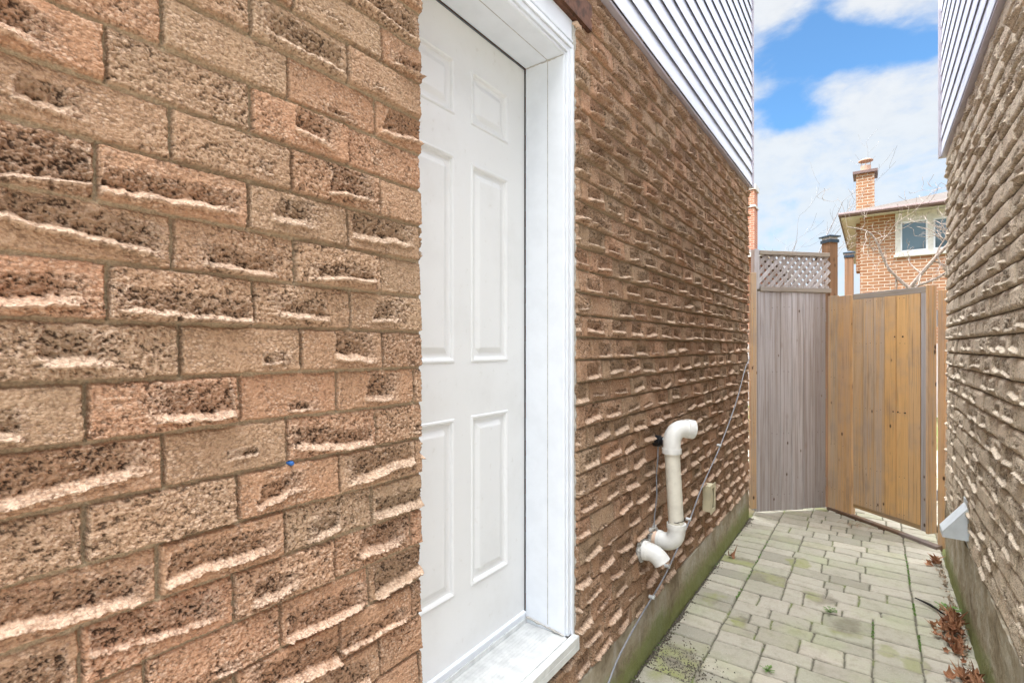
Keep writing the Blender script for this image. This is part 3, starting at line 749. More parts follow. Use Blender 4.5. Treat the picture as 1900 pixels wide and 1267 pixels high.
for sgn in (1, -1):
    c = -1.2
    while c < 2.2:
        # line x = c + sgn*(z-z0)*1
        pts = []
        za, zb_ = z0, z1; xa, xb = c, c+sgn*(z1-z0)
        # clip to [x0,x1]
        def clip(xa, za, xb, zb_):
            t0, t1 = 0.0, 1.0; dx = xb-xa
            for lo, side in ((x0, 1), (x1, -1)):
                p = -dx*side; q = (xa-lo)*side
                if abs(p) < 1e-9: continue
                t = q/p
                if p < 0: t0 = max(t0, t)
                else: t1 = min(t1, t)
            return None if t0 >= t1 else ((xa+dx*t0, za+(zb_-za)*t0), (xa+dx*t1, za+(zb_-za)*t1))
        cc = clip(xa, za, xb, zb_)
        if cc:
            (ax_, az_), (bx_, bz_) = cc; ln = math.hypot(bx_-ax_, bz_-az_)
            if ln > .02:
                y_ = -.004 if sgn > 0 else .0045
                m4 = Matrix.Translation((ax_, y_, az_)) @ Matrix.Rotation(-math.atan2(bz_-az_, bx_-ax_), 4, 'Y')
                lt.box(-.006, ln+.006, -.004, .004, -.0155, .0155, t=rr.random(), mat4=m4)
        c += .076
lt.build('lattice', M['wood_grey'], ga)
tag(ga, 'grey weathered board fence panel with lattice strip on top', 'fence')

# right golden gate
gb, W2 = frame_at('wooden_gate', (-.128, 5.262), (.352, 4.868))
GT, GB = 1.925, .085
bw = (W2-.06)/6; x = .0
rr = random.Random(5)
tints = [.42, .82, .78, .60, .97, .66]
for k in range(6):
    b = MB(); dz = .0
    b.box(x+.002, x+bw-.002, -.020-rr.random()*.005, 0, GB+.035, GT-.05, t=tints[k])
    nails(b, (x+bw*.3, x+bw*.7), (GT-.075, 1.5, .95, .45, GB+.07), -.0225, rr, .0028)
    b.build('board', [M['wood_gold'], M['nail']], gb, bevel=.0015); x += bw
b = MB(); b.box(0, W2-.001, -.020, .0, GT-.048, GT, t=.3); b.build('top_rail', M['wood_grey_x'], gb, bevel=.002)
b = MB(); b.box(0, W2-.060, -.020, .0, GB, GB+.034, t=.6); b.build('bottom_rail', M['wood_gold_x'], gb, bevel=.002)
b = MB(); b.box(W2-.058, W2-.019, -.022, .04, GB, GT-.049, t=.15); b.build('stile', M['wood_grey'], gb, bevel=.002)
b = MB(); b.box(W2-.018, W2, -.030, .055, GB-.01, GT+.004, t=.85); b.build('edge_board', M['wood_gold'], gb, bevel=.002)
for z in (.3, 1.0, 1.65): b = MB(); b.box(0, W2-.06, .001, .036, z, z+.085, t=rr.random()); b.build('back_rail', M['wood_gold_x'], gb, bevel=.002)
for (u, z) in ((.62, 1.55), (.72, 1.55), (.6, .955), (.66, .955), (.75, .955)): b = MB(); b.tube([(u*W2-.02, -.019, z), (u*W2-.02, -.0245, z)], .006, 8); b.build('bolt_hole', M['dark'], gb)
tag(gb, 'golden brown board gate hung over a timber sill', 'gate')

# tall post and its facing boards
po = empty('fence_post', (-.325, 5.47, 0), R(-40))
b = MB(); b.box(-.045, .045, -.045, .045, 0, 2.44, t=.55); b.build('shaft', M['wood_brown'], po, bevel=.003)
def cap(parent, z, s=.062):
    b = MB(); b.box(-s*.85, s*.85, -s*.85, s*.85, z-.05, z-.022); b.box(-s, s, -s, s, z, z+.012)
    b.add([(-s, -s, z+.012), (s, -s, z+.012), (s, s, z+.012), (-s, s, z+.012), (0, 0, z+.035)], [(0, 1, 4), (1, 2, 4), (2, 3, 4), (3, 0, 4)])
    c_ = b.build('cap', M['capm'], parent, bevel=.001)
    g = MB(); g.box(-s*.7, s*.7, -s*.7, s*.7, z-.0215, z-.0005); g.build('lens', M['galv'], c_)
cap(po, 2.475)
tag(po, 'tall wooden post with a dark lantern cap standing between the lattice panel and the gate', 'post')
fb, W3 = frame_at('fence_post', (-.318, 5.388), (-.142, 5.268))
b = MB(); b.box(.0, .088, -.022, .0, .0, 1.93, t=.35); nails(b, (.03, .06), (1.8, 1.2, .6, .2), -.0225, rr); b.build('board', [M['wood_gold'], M['nail']], fb, bevel=.002)
b = MB(); b.box(.091, W3, -.026, .0, .0, 1.92, t=.05); nails(b, (.14,), (1.8, 1.2, .6, .2), -.0265, rr); b.build('board', [M['wood_gold'], M['nail']], fb, bevel=.002)
b = MB(); b.box(.02, W3-.03, .001, .07, .0, 1.90, t=.2); b.build('shaft', M['wood_gold'], fb, bevel=.002)
b = MB(); b.box(-.06, .018, .03, .05, .0, 1.92, t=.5); b.build('gap_backing', M['wood_dark_x'], fb)  # dark backing board added so the gap beside the panel reads as shade
tag(fb, 'low board-faced hinge post directly left of the golden gate', 'post')
pr = empty('fence_post', (.4125, 4.83, 0), R(-20))
b = MB(); b.box(-.019, .022, -.03, .03, .0, 1.885, t=.2); b.build('shaft', M['wood_gold'], pr, bevel=.003)
b = MB(); b.box(-.025, -.0195, -.034, -.01, 1.62, 1.74); b.build('latch', M['galv'], pr, bevel=.001)
b = MB(); b.box(-.025, -.0195, -.034, -.01, .34, .42); b.build('hinge_plate', M['galv'], pr, bevel=.001)
tag(pr, 'slim grey post against the right brick wall, where the gate closes', 'post')
p2 = empty('fence_post', (-.235, 7.32, 0), 0)
b = MB(); b.box(-.045, .045, -.045, .045, 0, CAMZ+1.10, t=.75); b.build('shaft', M['wood_brown'], p2, bevel=.003); cap(p2, CAMZ+1.135)
tag(p2, 'second capped post farther back, just right of the tall post', 'post')
pf = empty('garden_fence', (-.28, 5.6, 0))
rr = random.Random(31); y = 0.0
for k in range(24):
    b = MB(); b.box(-.012, .008, y, y+.138, .03, 1.86+rr.random()*.006, t=rr.random()); b.build('board', M['wood_grey'], pf, bevel=.002); y += .141
b = MB(); b.box(.009, .04, 0, y, .3, .385); b.box(.009, .04, 0, y, 1.45, 1.535); b.build('back_rail', M['wood_grey'], pf)
tag(pf, 'plain board fence running back from the tall post, mostly hidden behind the gate', 'fence')
# timber sill on the ground
s_, W4 = frame_at('gate_sill', (-.325, 5.392), (.392, 4.775))
b = MB(); b.box(0, W4, -.030, .030, -.02, .022, t=.5)
sill = b.build('sill_timber', M['wood_dark_x'], s_, bevel=.003)
tag(s_, 'dark damp timber bar lying on the pavers under the gate', 'timber')
# thin strips of slate/dirt beside the sill
# ================================================================== PIPES
def bend(p0, p1, p2, n=8):
    p0, p1, p2 = Vector(p0), Vector(p1), Vector(p2)
    return [p0*(1-t)**2+p1*2*t*(1-t)+p2*t*t for t in [i/n for i in range(n+1)]]
pp = empty('drain_pipe', (XL+.01, 2.345, CAMZ-.911))
def PW(mb, name, m, parent, off): 
    o = mb.build(name, m, parent, smooth=True); o.matrix_parent_inverse = Matrix.Translation(off); return o
off = (-(XL+.01), -2.345, -(CAMZ-.911))
rp = .0345
zl, zt = CAMZ-.911, CAMZ-.455
bx, by = XL+.125, 2.350; tx, ty = XL+.112, 2.322
b = MB(); b.tube([(bx, by, zl+.070), (tx, ty, zt-.01)], rp, 24); PW(b, 'pipe', M['pvc_old'], pp, off)
b = MB(); b.tube([(XL-.02, 2.345, zl), (XL+.045, 2.345, zl)], rp*1.0, 24); PW(b, 'coupling', M['peach'], pp, off)
b = MB(); pts = [(XL+.040, 2.345, zl)]+bend((XL+.060, 2.346, zl-.002), (bx, by, zl-.004), (bx, by, zl+.062))+[(bx, by, zl+.085)]
b.tube(pts, [rp*1.16]*len(pts), 24)
b.tube([(bx, by, zl+.070), (bx, by, zl+.092)], rp*1.28, 24); b.tube([(XL+.038, 2.345, zl), (XL+.056, 2.345, zl)], rp*1.26, 24)
PW(b, 'lower_elbow', M['pvc'], pp, off)
b = MB(); dx, dy = .052, .052
pts = [(tx, ty, zt-.03)]+bend((tx, ty, zt+.005), (tx, ty-.002, zt+.085), (tx+dx, ty+dy, zt+.078))+[(tx+dx*1.35, ty+dy*1.35, zt+.074)]
b.tube(pts, [rp*1.16]*len(pts), 24); b.tube([(tx, ty, zt-.034), (tx, ty, zt-.012)], rp*1.28, 24)
b.tube([(tx+dx*.95, ty+dy*.95, zt+.0785), (tx+dx*1.42, ty+dy*1.42, zt+.073)], rp*1.28, 24)
PW(b, 'upper_elbow', M['pvc'], pp, off)
b = MB(); ring = [(bx+.036*math.cos(a), by+.036*math.sin(a), zl+.105+.006*math.cos(a)) for a in [i*.524 for i in range(13)]]
b.tube(ring, .0016, 6, caps=False); b.tube([ring[9], (bx+.03, by-.05, zl+.11)], .0016, 6); PW(b, 'wire_tie', M['dark'], pp, off)
tag(pp, 'white plastic drain pipe with elbows at both ends standing off the left brick wall', 'pipe')
p3 = empty('pipe_stub', (XL+.01, 2.207, CAMZ-.921)); off = (-(XL+.01), -2.207, -(CAMZ-.921)); z3 = CAMZ-.921
b = MB(); b.tube([(XL-.02, 2.207, z3+.004), (XL+.045, 2.207, z3)], rp, 24); PW(b, 'coupling', M['pvc'], p3, off)
b = MB(); pts = [(XL+.030, 2.207, z3)]+bend((XL+.045, 2.207, z3), (XL+.075, 2.209, z3-.002), (XL+.096, 2.211, z3-.026), 6)+[(XL+.106, 2.212, z3-.040)]
b.tube(pts, rp*1.14, 24, caps=False); b.tube([(XL+.024, 2.207, z3), (XL+.042, 2.207, z3)], rp*1.24, 24)
b.tube([(XL+.099, 2.2115, z3-.030), (XL+.1055, 2.212, z3-.0395)], rp*1.02, 24, mi=1)
o = b.build('elbow', [M['pvc'], M['dark']], p3, smooth=True); o.matrix_parent_inverse = Matrix.Translation(off)
tag(p3, 'short white pipe stub bent downward beside the bottom of the long drain pipe', 'pipe')
# foam around the entries
def foam(name, y, z, seed, r0, label):
    rr = random.Random(seed); b = MB()
    for k in range(42):
        a = rr.random()*6.28; d_ = r0*(.95+.45*rr.random()); c = Vector((XL+.012, y+math.cos(a)*d_, z+math.sin(a)*d_))
        e = Vector((rr.random()*.012, rr.gauss(0, .008), rr.gauss(0, .008)))
        b.tube([c-e, c, c+e], [.002, .006+.005*rr.random(), .002], 6, t=rr.random())
    o = b.build(name, M['caulk'], smooth=True); tag(o, label, 'sealant'); return o
foam('sealant_ring', 2.345, zl, 2, .040, 'crumbly grey sealant where the long drain pipe enters the wall')
foam('sealant_ring', 2.207, z3, 3, .036, 'crumbly grey sealant where the short bent stub enters the wall')
# black tap-like fitting
tp = empty('cable_outlet', (XL, 2.405, CAMZ-.455)); 
b = MB(); b.tube([(0, 0, 0), (.03, 0, 0), (.034, 0, 0), (.055, -.004, 0), (.060, -.004, 0)], [.028, .028, .022, .022, .014], 18); b.build('body', M['black'], tp, smooth=True)
b = MB(); b.tube([(.050, -.012, .01), (.058, -.020, .014)], [.010, .006], 10); b.build('knob', M['galv'], tp, smooth=True)
b = MB(); b.tube([(.02, -.006, -.022), (.022, -.014, -.08), (.016, -.018, -.16), (.02, -.022, -.26), (.016, -.045, -.36), (.02, -.065, -.44)], .0032, 6); b.build('cord', M['cable'], tp, smooth=True)
tag(tp, 'small round black outlet with thin hanging cord behind the drain pipe top', 'outlet')
# cable
cpts = [(-.866, 4.70, 1.39), (-.850, 4.62, 1.372), (-.838, 4.368, 1.282), (-.838, 4.058, 1.053), (-.838, 3.57, .800), (-.838, 3.116, .620), (-.838, 2.877, .494), (-.838, 2.581, .375), (-.842, 2.419, .316), (-.846, 2.173, .262), (-.848, 1.942, .200), (-.848, 1.828, .141), (-.85, 1.68, .05), (-.85, 1.55, .012), (-.85, 1.25, .008)]
def smooth_path(p, n=6):
    p = [Vector(q) for q in p]; out_ = []
    for i in range(len(p)-1):
        a, b, c, d = p[max(i-1, 0)], p[i], p[i+1], p[min(i+2, len(p)-1)]
        for k in range(n):
            t = k/n; out_.append(.5*((2*b)+(c-a)*t+(2*a-5*b+4*c-d)*t*t+(3*b-a-3*c+d)*t**3))
    out_.append(p[-1]); return out_
cb_ = empty('wall_cable', cpts[-1]); off = tuple(-v for v in cpts[-1])
b = MB(); b.tube(smooth_path(cpts), .0040, 8); PW(b, 'cable', M['cable'], cb_, off)
for (y, z) in ((3.57, .800), (2.877, .494), (2.52, .355), (2.30, .288)):
    b = MB(); b.tube([(-.858, y, z+.004), (-.832, y, z+.004)], .009, 10); b.tube([(-.834, y, z+.012), (-.829, y, z+.012)], .004, 8); PW(b, 'clip', M['clip'], cb_, off)
tag(cb_, 'thin grey cable clipped along the left brick wall down to the ground', 'cable')
# junction box
jb = empty('junction_box', (XL, 3.30, CAMZ-.945))
b = MB()
hw, hh, dp = .046, .080, .050
b.box(0, dp, -hw, -hw+.006, -hh, hh); b.box(0, dp, hw-.006, hw, -hh, hh); b.box(0, dp, -hw+.0065, hw-.0065, hh-.006, hh); b.box(0, dp, -hw+.0065, hw-.0065, -hh, -hh+.006)
b.box(dp, dp+.005, -hw-.010, -hw+.016, -hh-.010, hh+.010); b.box(dp, dp+.005, hw-.016, hw+.010, -hh-.010, hh+.010)
b.box(dp+.0003, dp+.0047, -hw+.0165, hw-.0165, hh-.016, hh+.0098); b.box(dp+.0003, dp+.0047, -hw+.0165, hw-.0165, -hh-.0098, -hh+.016)
b.build('case', M['cream'], jb, bevel=.0015)
b = MB(); b.box(.004, .020, -hw+.007, hw-.007, -hh+.007, hh-.007); b.build('recess', M['dark'], jb)
b = MB(); b.box(.021, .048, -.018, .018, -.045, .045); b.build('socket', M['cream'], jb, bevel=.003)
tag(jb, 'open cream coloured outlet box on the left brick wall behind the sloping cable', 'outlet box')
# wall plug
wp = empty('wall_plug', (XL, .511, CAMZ-.212)); b = MB(); b.tube([(-.012, 0, 0), (.006, 0, 0), (.008, 0, 0)], [.0042, .0042, .0030], 12); b.tube([(.008, 0, 0), (.0085, 0, 0)], .0016, 8)
b.build('plug', M['blue'], wp, smooth=True)
tag(wp, 'tiny blue plastic plug in a mortar joint of the near left wall', 'wall plug')
# vent hood on the right wall
vh = empty('vent_hood', (XR, 3.55, CAMZ-1.0)); b = MB()
T_ = .0015
yw = .068
b.prism([(0.0, .175), (-.105, .030), (-.105, .0), (-.103, .0), (-.103, .029), (0, .172)], 'y', -yw, yw)          # sloped lid (x,z outline)
for y in (-yw, yw-T_): b.prism([(-.001, .171), (-.1025, .029), (-.1025, .0), (-.001, .0)], 'y', y+.0003, y+T_-.0003)
b.box(-.004, -.0005, -yw-.02, yw+.02, -.03, .195)
b.build('hood', M['galv'], vh)
b = MB(); b.box(-.0995, -.006, -yw+.003, yw-.003, .002, .004); b.build('screen', M['dark'], vh)
tag(vh, 'pale grey wedge-shaped metal vent hood low on the right brick wall near the gate', 'vent')

# ================================================================== LEAVES, WEEDS
def leaf_shape(mb, c, size, yaw, rr, pitch=.3, roll=.3):
    lobes = 5; pts = []
    for i in range(22):
        a = -math.pi+2*math.pi*i/22; k = 1-.42*abs(math.sin(a*2.5))**.7
        if abs(abs(a)-math.pi) < .3: k = .35
        pts.append((math.cos(a)*size*k, math.sin(a)*size*k*.85))
    m4 = Matrix.Translation(c) @ Matrix.Rotation(yaw, 4, 'Z') @ Matrix.Rotation((rr.random()-.5)*2*pitch, 4, 'X') @ Matrix.Rotation((rr.random()-.5)*2*roll, 4, 'Y')
    cu = (rr.random()-.2)*9/max(size, .01)*.05; cv = (rr.random()-.3)*8/max(size, .01)*.05; ph = rr.random()*6
    vs = [(0, 0, 0)]; 
    for f in (.5, 1):
        for (x, y) in pts: vs.append((x*f, y*f, cu*(x*f)**2*8+cv*(y*f)**2*8+.12*size*f*math.sin(7*math.atan2(y, x)+ph)))
    n = 22; fs = [(0, 1+i, 1+(i+1) % n) for i in range(n)]+[(1+i, 1+n+i, 1+n+(i+1) % n, 1+(i+1) % n) for i in range(n)]
    mb.add([m4 @ Vector(v) for v in vs], fs, rr.random())
    # stalk
    mb.tube([m4 @ Vector((-size*.3, 0, 0)), m4 @ Vector((-size*1.3, size*.1, size*.15))], .0008, 4, t=rr.random())
def leaf_pile(cx, cy, sx, sy, n, seed, h, label, size=(.016, .034)):
    rr = random.Random(seed); mb = MB()
    for i in range(n):
        x = rr.gauss(0, .5)*sx; y = rr.gauss(0, .5)*sy; q = math.exp(-(x/sx)**2-(y/sy)**2)
        xx = min(cx+x, .372)
        leaf_shape(mb, (xx, cy+y, .008+h*q*rr.random()), size[0]+(size[1]-size[0])*rr.random(), rr.random()*6.28, rr, .9, .9)
    o = mb.build('leaf_litter', M['leaf'], smooth=False)
    return tag(o, label, 'leaves', 'heaps of dry leaves along the right foundation', 'stuff')
leaf_pile(.330, 3.40, .055, .24, 66, 1, .050, 'largest heap of dry brown leaves against the mossy foundation of the right wall')
leaf_pile(.348, 2.93, .050, .10, 26, 2, .040, 'small heap of dry brown leaves nearest the camera beside the right foundation')
leaf_pile(.345, 4.42, .045, .08, 14, 3, .035, 'few curled brown leaves at the foot of the slim grey post')
rr = random.Random(17); mb = MB()
for i in range(150):
    y = 1.9+2.5*rr.random(); leaf_shape(mb, (.372-abs(rr.gauss(0, .016)), y, .006+.012*rr.random()), .006+.010*rr.random(), rr.random()*6.28, rr, .7, .7)
tag(mb.build('leaf_crumbs', M['leafpale']), 'crumbled pale leaf bits in the joint along the right foundation', 'leaf bits', kind='stuff')
rr = random.Random(19); mb = MB()
for i in range(26):
    leaf_shape(mb, (-.06+.38*rr.random(), 5.62+.22*rr.random()-.0, .0+.03*rr.random()), .02+.03*rr.random(), rr.random()*6.28, rr, .7, .7)
tag(mb.build('leaf_litter', M['leaf']), 'scattered reddish leaves on the patio seen through the gap under the gate', 'leaves', kind='stuff')
mb = MB(); rr = random.Random(23); leaf_shape(mb, (-.80, 3.72, .016), .036, 1.0, rr, .15, .15)
lf = mb.build('fallen_leaf', M['leaf']); tag(lf, 'single pinkish brown leaf on the pavers by the left foundation', 'leaf')
rr = random.Random(41); mb = MB()
for i in range(26):
    a = rr.random()*6.28; x = .02+rr.gauss(0, .05)-.12; y = 4.98+rr.gauss(0, .035); l_ = .03+.05*rr.random()
    mb.tube([(x, y, .012), (x+l_*.5*math.cos(a), y+l_*.5*math.sin(a), .030), (x+l_*math.cos(a), y+l_*math.sin(a), .012)], .0013, 4, t=rr.random())
tag(mb.build('straw_tuft', M['leafpale']), 'tuft of dry straw caught on the timber bar below the gate', 'straw')
def weed(x, y, n, s, seed, label):
    rr = random.Random(seed); mb = MB()
    for i in range(n):
        a = rr.random()*6.28; d_ = s*(.3+.9*rr.random()); hgt = s*(.15+.5*rr.random()); L_ = s*.33
        c = Vector((x+d_*math.cos(a), y+d_*math.sin(a), hgt+.004))
        mb.tube([(x, y, 0), (x+d_*.4*math.cos(a), y+d_*.4*math.sin(a), hgt*.9), c], .0009, 4, t=.2)
        u = Vector((math.cos(a), math.sin(a), .15)); v = Vector((-math.sin(a), math.cos(a), .1*rr.random()))
        mb.add([c-u*L_*.3, c+v*L_*.55+u*L_*.4, c+u*L_*1.3+Vector((0, 0, L_*.1)), c-v*L_*.55+u*L_*.4], [(0, 1, 2), (0, 2, 3)], rr.random())
    tag(mb.build('weed', M['green']), label, 'weed', 'weeds growing in the paver joints')
weed(-.195, 3.28, 26, .026, 1, 'small green weed in the middle of the path, the one nearest the gate')
weed(-.39, 2.52, 20, .022, 2, 'tiny green weed in a joint toward the left of the path')
weed(-.085, 2.56, 34, .030, 3, 'bushiest green weed on the mossy paver in mid path')
weed(.335, 3.66, 30, .045, 4, 'blue green leafy weed just behind the largest leaf heap')
mb = MB(); mb.tube([(.20, 3.74, .010), (.26, 3.68, .014), (.315, 3.60, .010)], [.004, .008, .004], 6); tag(mb.build('wood_splinter', M['dark']), 'dark splinter of wood lying on the pavers by the right wall', 'splinter')
# moss tufts along joints
rr = random.Random(77); mb = MB()
for i in range(1100):
    q = rr.random()
    if q < .35: x = .187+rr.gauss(0, .003); y = 2+2.6*rr.random()
    elif q < .55: x = 0+rr.gauss(0, .003); y = 2+1.6*rr.random()
    elif q < .75: x = -.648+rr.gauss(0, .003); y = 2.2+2*rr.random()
    else: x = -.862+abs(rr.gauss(0, .008)); y = 2+2.6*rr.random()
    if vn(np.array([x*3+5.]), np.array([y*5.]), 2)[0] < .5: continue
    r_ = .003+.004*rr.random(); a = rr.random()*6
    mb.add([(x+r_*math.cos(a), y+r_*math.sin(a), -.004), (x+r_*math.cos(a+2.1), y+r_*math.sin(a+2.1), -.004), (x+r_*math.cos(a+4.2), y+r_*math.sin(a+4.2), -.004), (x, y, r_*.7)], [(0, 1, 3), (1, 2, 3), (2, 0, 3)], rr.random())
tag(mb.build('moss', M['green']), 'green moss growing in the joints between the pavers', 'moss', kind='stuff')

# ================================================================== BACKGROUND HOUSES
def PA(name, mb, m, parent, **k):
    o = mb.build(name, m, parent, **k); l = parent.matrix_world.translation if False else parent.location
    o.matrix_parent_inverse = Matrix.Translation(-l); return o
hA = empty('brick_house', (-.27, 15.5, 0))
EZ = CAMZ+3.345
# front wall with window opening
wx0, wx1, wz0, wz1 = .44, 2.15, CAMZ+2.26, EZ-.06
b = MB()
b.box(-.27, wx0, 15.5, 15.75, 0, EZ-.03); b.box(wx1, 9.5, 15.5, 15.75, 0, EZ-.03); b.box(wx0, wx1, 15.5, 15.75, 0, wz0)
PA('wall', b, M['fb_x'], hA)
b = MB(); b.box(-.27, -.02, 15.752, 24, 0, EZ-.03); b.box(9.25, 9.5, 15.752, 24, 0, EZ-.03); b.box(-.018, 9.248, 23.7, 24, 0, EZ-.03); PA('side_wall', b, M['fb_y'], hA)
b = MB()
for (a, c, z0_, z1_) in ((wx0, wx1, wz1-.22, wz1), (wx0, wx1, wz0, wz0+.07)): b.box(a, c, 15.48, 15.60, z0_, z1_)
for a in (wx0, 1.06, wx1-.08): b.box(a, a+.10, 15.475, 15.59, wz0+.071, wz1-.221)
b.box(wx0-.03, wx1+.03, 15.44, 15.60, wz0-.05, wz0-.002)
wf = PA('window', b, M['soffit'], hA)
b = MB()
for (a, c) in ((wx0+.10, 1.06), (1.16, wx1-.08)):
    b.box(a, a+.035, 15.49, 15.56, wz0+.071, wz1-.221); b.box(c-.035, c, 15.49, 15.56, wz0+.071, wz1-.221); b.box(a+.036, c-.036, 15.49, 15.56, wz0+.071, wz0+.105); b.box(a+.036, c-.036, 15.49, 15.56, wz1-.255, wz1-.221)
o = b.build('sash', M['trim'], wf)
b = MB(); b.box(wx0+.136, 1.024, 15.53, 15.54, wz0+.106, wz1-.256); b.box(1.196, wx1-.116, 15.53, 15.54, wz0+.106, wz1-.256)
b.build('pane', M['glass'], wf)
b = MB(); b.box(wx0+.1, wx1-.1, 15.70, 15.72, wz0, wz1); b.build('blind', simple('pale_blind', (.45, .47, .47)), wf)
# hip roof
ex0, ex1, ey0, ey1 = -.68, 9.9, 15.1, 24.4; hr = 4.65; rh = EZ+hr*.324
b = MB(); b.add([(ex0, ey0, EZ+.03), (ex1, ey0, EZ+.03), (ex1, ey1, EZ+.03), (ex0, ey1, EZ+.03), (ex0+hr, ey0+hr, rh), (ex1-hr, ey0+hr, rh)],
                [(0, 1, 5, 4), (1, 2, 5), (2, 3, 4, 5), (3, 0, 4), (0, 3, 2, 1)])
rf = PA('roof', b, M['roof'], hA)
b = MB(); b.box(ex0-.02, ex1+.02, ey0-.025, ey0-.001, EZ-.085, EZ+.035); b.box(ex0-.02, ex0, ey0, ey1, EZ-.085, EZ+.035)
b.tube([(ex0-.03, ey0-.07, EZ-.02), (ex1, ey0-.07, EZ-.02)], .05, 8)
PA('gutter', b, M['fascia'], hA)
b = MB()
k = ex0+.005
while k < ex1: b.box(k, k+.098, ey0, 15.498, EZ-.052, EZ-.040+.004*((int(k*10)) % 2)); k += .10
k = 15.5
while k < 24: b.box(ex0+.003, -.272, k, k+.098, EZ-.052, EZ-.042); k += .10
PA('soffit', b, M['soffit'], hA)
b = MB(); cx0, cx1, cy0, cy1 = -.37, .03, 16.2, 16.8; ct = CAMZ+4.60
b.box(cx0, cx1, cy0, cy1, 3.5, ct); ch = b.build('chimney', M['fb_x'], rf)
b = MB(); b.box(cx0-.07, cx1+.07, cy0-.07, cy1+.07, ct, ct+.07); b.build('chimney_cap', M['fascia'], rf)
b = MB(); b.tube([(-.16, 16.5, ct+.07), (-.16, 16.5, ct+.27)], .12, 12)
for a in range(4): b.tube([(-.16+.1*math.cos(a*1.57), 16.5+.1*math.sin(a*1.57), ct+.27), (-.16+.1*math.cos(a*1.57), 16.5+.1*math.sin(a*1.57), ct+.40)], .008, 5)
b.tube([(-.16, 16.5, ct+.40), (-.16, 16.5, ct+.42), (-.16, 16.5, ct+.47)], [.17, .17, .05], 12); b.build('flue', M['flue'], rf)
tag(hA, 'orange brick house behind the gate with brown gutter and white window', 'house')

hB = empty('brick_house', (-3.0, 19, 0))
b = MB(); b.box(-12, -3.30, 18.5, 26, 0, CAMZ+3.1); PA('wall', b, M['rb_x'], hB)
b = MB(); z0_ = CAMZ+3.12; b.add([(-12.4, 18.1, z0_), (-2.85, 18.1, z0_), (-2.85, 26.4, z0_), (-12.4, 26.4, z0_), (-8.2, 22.2, z0_+1.7), (-7.0, 22.2, z0_+1.7)], [(0, 1, 5, 4), (1, 2, 5), (2, 3, 4, 5), (3, 0, 4), (0, 3, 2, 1)])
rB = PA('roof', b, M['roof'], hB)
b = MB(); b.box(-12.42, -2.82, 18.06, 18.098, z0_-.12, z0_+.02); b.box(-2.848, -2.82, 18.1, 26.4, z0_-.12, z0_+.02); PA('gutter', b, M['soffit'], hB)
b = MB(); b.box(-3.90, -3.32, 18.9, 19.5, 3.6, CAMZ+5.45); b.build('chimney', M['rb_x'], rB)
b = MB(); b.box(-3.94, -3.27, 18.86, 19.54, CAMZ+5.45, CAMZ+5.62); b.build('chimney_cap', M['soffit'], rB)
b = MB(); b.box(-3.935, -3.285, 18.865, 19.535, CAMZ+4.85, CAMZ+4.92); b.build('chimney_band', M['soffit'], rB)
b = MB(); b.tube([(-3.7, 19.2, CAMZ+5.62), (-3.7, 19.2, CAMZ+5.85)], .10, 10); b.tube([(-3.62, 19.1, CAMZ+5.6), (-3.62, 19.1, CAMZ+7.3)], .012, 5); b.build('flue', M['flue'], rB)
tag(hB, 'red brick house far beyond the lattice, only banded chimney and roof edge showing', 'house')

# ================================================================== TREES
def branch(mb, p, d, length, r, depth, rr, wig=.22, kids=3, mn=.0016, up=.12):
    n = 6; pts = [p.copy()]; q = p.copy(); dd = d.normalized(); dirs = [dd.copy()]
    for i in range(n):
        dd = (dd+Vector((rr.gauss(0, wig), rr.gauss(0, wig), rr.gauss(0, wig)+up*.4))).normalized(); q = q+dd*length/n; pts.append(q.copy()); dirs.append(dd.copy())
    rad = [max(r*(1-.72*i/n), mn) for i in range(n+1)]
    mb.tube(pts, rad, 7 if r > .02 else (5 if r > .006 else 3), t=rr.random())
    if depth <= 0: return
    for k in range(kids):
        i = rr.randint(1, n); dv = dirs[i].orthogonal().normalized(); dv.rotate(Matrix.Rotation(rr.random()*6.28, 3, dirs[i]))
        nd = (dirs[i]*(.55+.5*rr.random())+dv*(.6+.5*rr.random())).normalized()
        branch(mb, pts[i], nd, length*(.45+.3*rr.random()), max(rad[i]*.68, mn), depth-1, rr, wig, kids, mn, up)
tA = empty('bare_tree', (.70, 10.3, 0)); rr = random.Random(12)
V0 = Vector((.47, 10.25, CAMZ+.95))
b = MB(); b.tube([(.70, 10.3, 0), (.66, 10.28, .9), (.56, 10.25, 1.8), V0], [.085, .072, .06, .05], 10); PA('trunk', b, M['bark'], tA)
b = MB()
def limb(tgts, r, kids):
    pts = smooth_path([V0]+[Vector(t) for t in tgts], 5); n = len(pts); rads = [max(r*(1-.8*i/n), .004) for i in range(n)]
    b.tube(pts, rads, 7)
    for i in range(3, n):
        for k in range(kids):
            if rr.random() < .8:
                dv = Vector((rr.gauss(0, 1), rr.gauss(0, .7), rr.gauss(.25, .9))).normalized()
                branch(b, pts[i], dv, .28+.42*rr.random(), rads[i]*.55, 2, rr, .30, 3, .0028, .15)
limb([(.20, 10.2, CAMZ+1.30), (-.02, 10.1, CAMZ+1.85), (-.35, 10.0, CAMZ+2.0)], .028, 1)
limb([(.75, 10.2, CAMZ+1.35), (1.15, 10.1, CAMZ+1.85), (1.6, 10.0, CAMZ+2.5), (2.0, 9.9, CAMZ+3.1)], .032, 2)
limb([(.95, 10.5, CAMZ+1.2), (1.5, 10.8, CAMZ+1.9), (1.9, 11.0, CAMZ+3.1)], .024, 1)
PA('crown', b, M['bark'], tA)
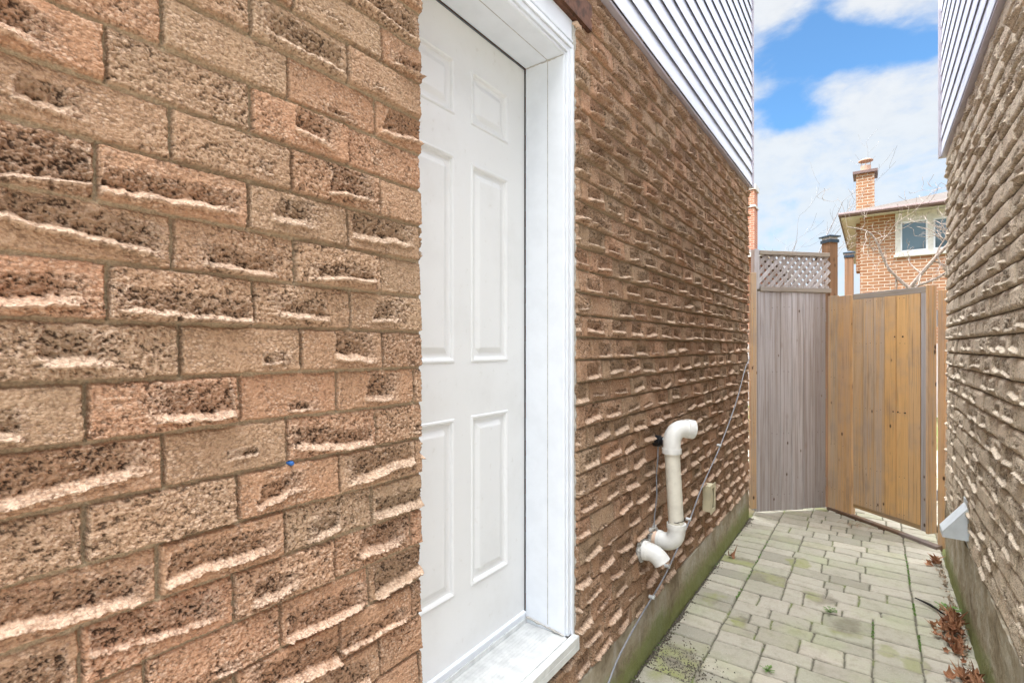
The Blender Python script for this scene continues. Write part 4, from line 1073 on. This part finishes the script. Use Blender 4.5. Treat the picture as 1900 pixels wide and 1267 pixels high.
tag(tA, 'bare pale-twigged tree in front of the orange brick house, its trunk forking above the gate', 'tree')
def thin_tree(x, y, h, seed, label):
    t_ = empty('bare_tree', (x, y, 0)); rr = random.Random(seed)
    b = MB(); b.tube([(x, y, 0), (x+.05, y, h*.3), (x-.03, y, h*.55)], [.09, .07, .05], 8); PA('trunk', b, M['bark2'], t_)
    b = MB(); branch(b, Vector((x-.03, y, h*.54)), Vector((.05, 0, 1)), h*.46, .04, 3, rr, .12, 3, .005, .3)
    branch(b, Vector((x-.03, y, h*.50)), Vector((.5, 0, 1)), h*.28, .03, 2, rr, .12, 2, .005, .3)
    branch(b, Vector((x-.03, y, h*.45)), Vector((-.6, 0, 1)), h*.28, .03, 2, rr, .12, 2, .005, .3); PA('crown', b, M['bark2'], t_); tag(t_, label, 'tree')
thin_tree(-1.95, 24, 7.6, 3, 'tallest thin bare tree in the sky just left of the tall post')
thin_tree(-3.4, 27, 6.6, 4, 'faint leafless sapling over the left end of the lattice')
# back garden fence and things seen through the gap
gf = empty('garden_fence', (3, 13.6, 0)); rr = random.Random(8)
x = -3.0
while x < 6.5:
    b = MB(); b.box(x, x+.138, 13.6, 13.62, .02, 1.55, t=rr.random()); PA('board', b, M['wood_grey'], gf); x += .141
tag(gf, 'low board fence far behind the gate, seen through the gap', 'fence')
bn = empty('recycling_bin', (1.32, 9.2, 0))
b = MB(); b.add([(1.12, 9.0, .02), (1.52, 9.0, .02), (1.52, 9.4, .02), (1.12, 9.4, .02), (1.07, 8.95, .78), (1.57, 8.95, .78), (1.57, 9.45, .78), (1.07, 9.45, .78)], [(0, 3, 2, 1), (4, 5, 6, 7), (0, 1, 5, 4), (1, 2, 6, 5), (2, 3, 7, 6), (3, 0, 4, 7)])
PA('body', b, M['blue'], bn, bevel=.02); b = MB(); b.box(1.05, 1.59, 8.93, 9.47, .783, .83); PA('lid', b, M['galv'], bn, bevel=.01)
tag(bn, 'bluish bin glimpsed through the narrow gap between gate and slim grey post', 'bin')
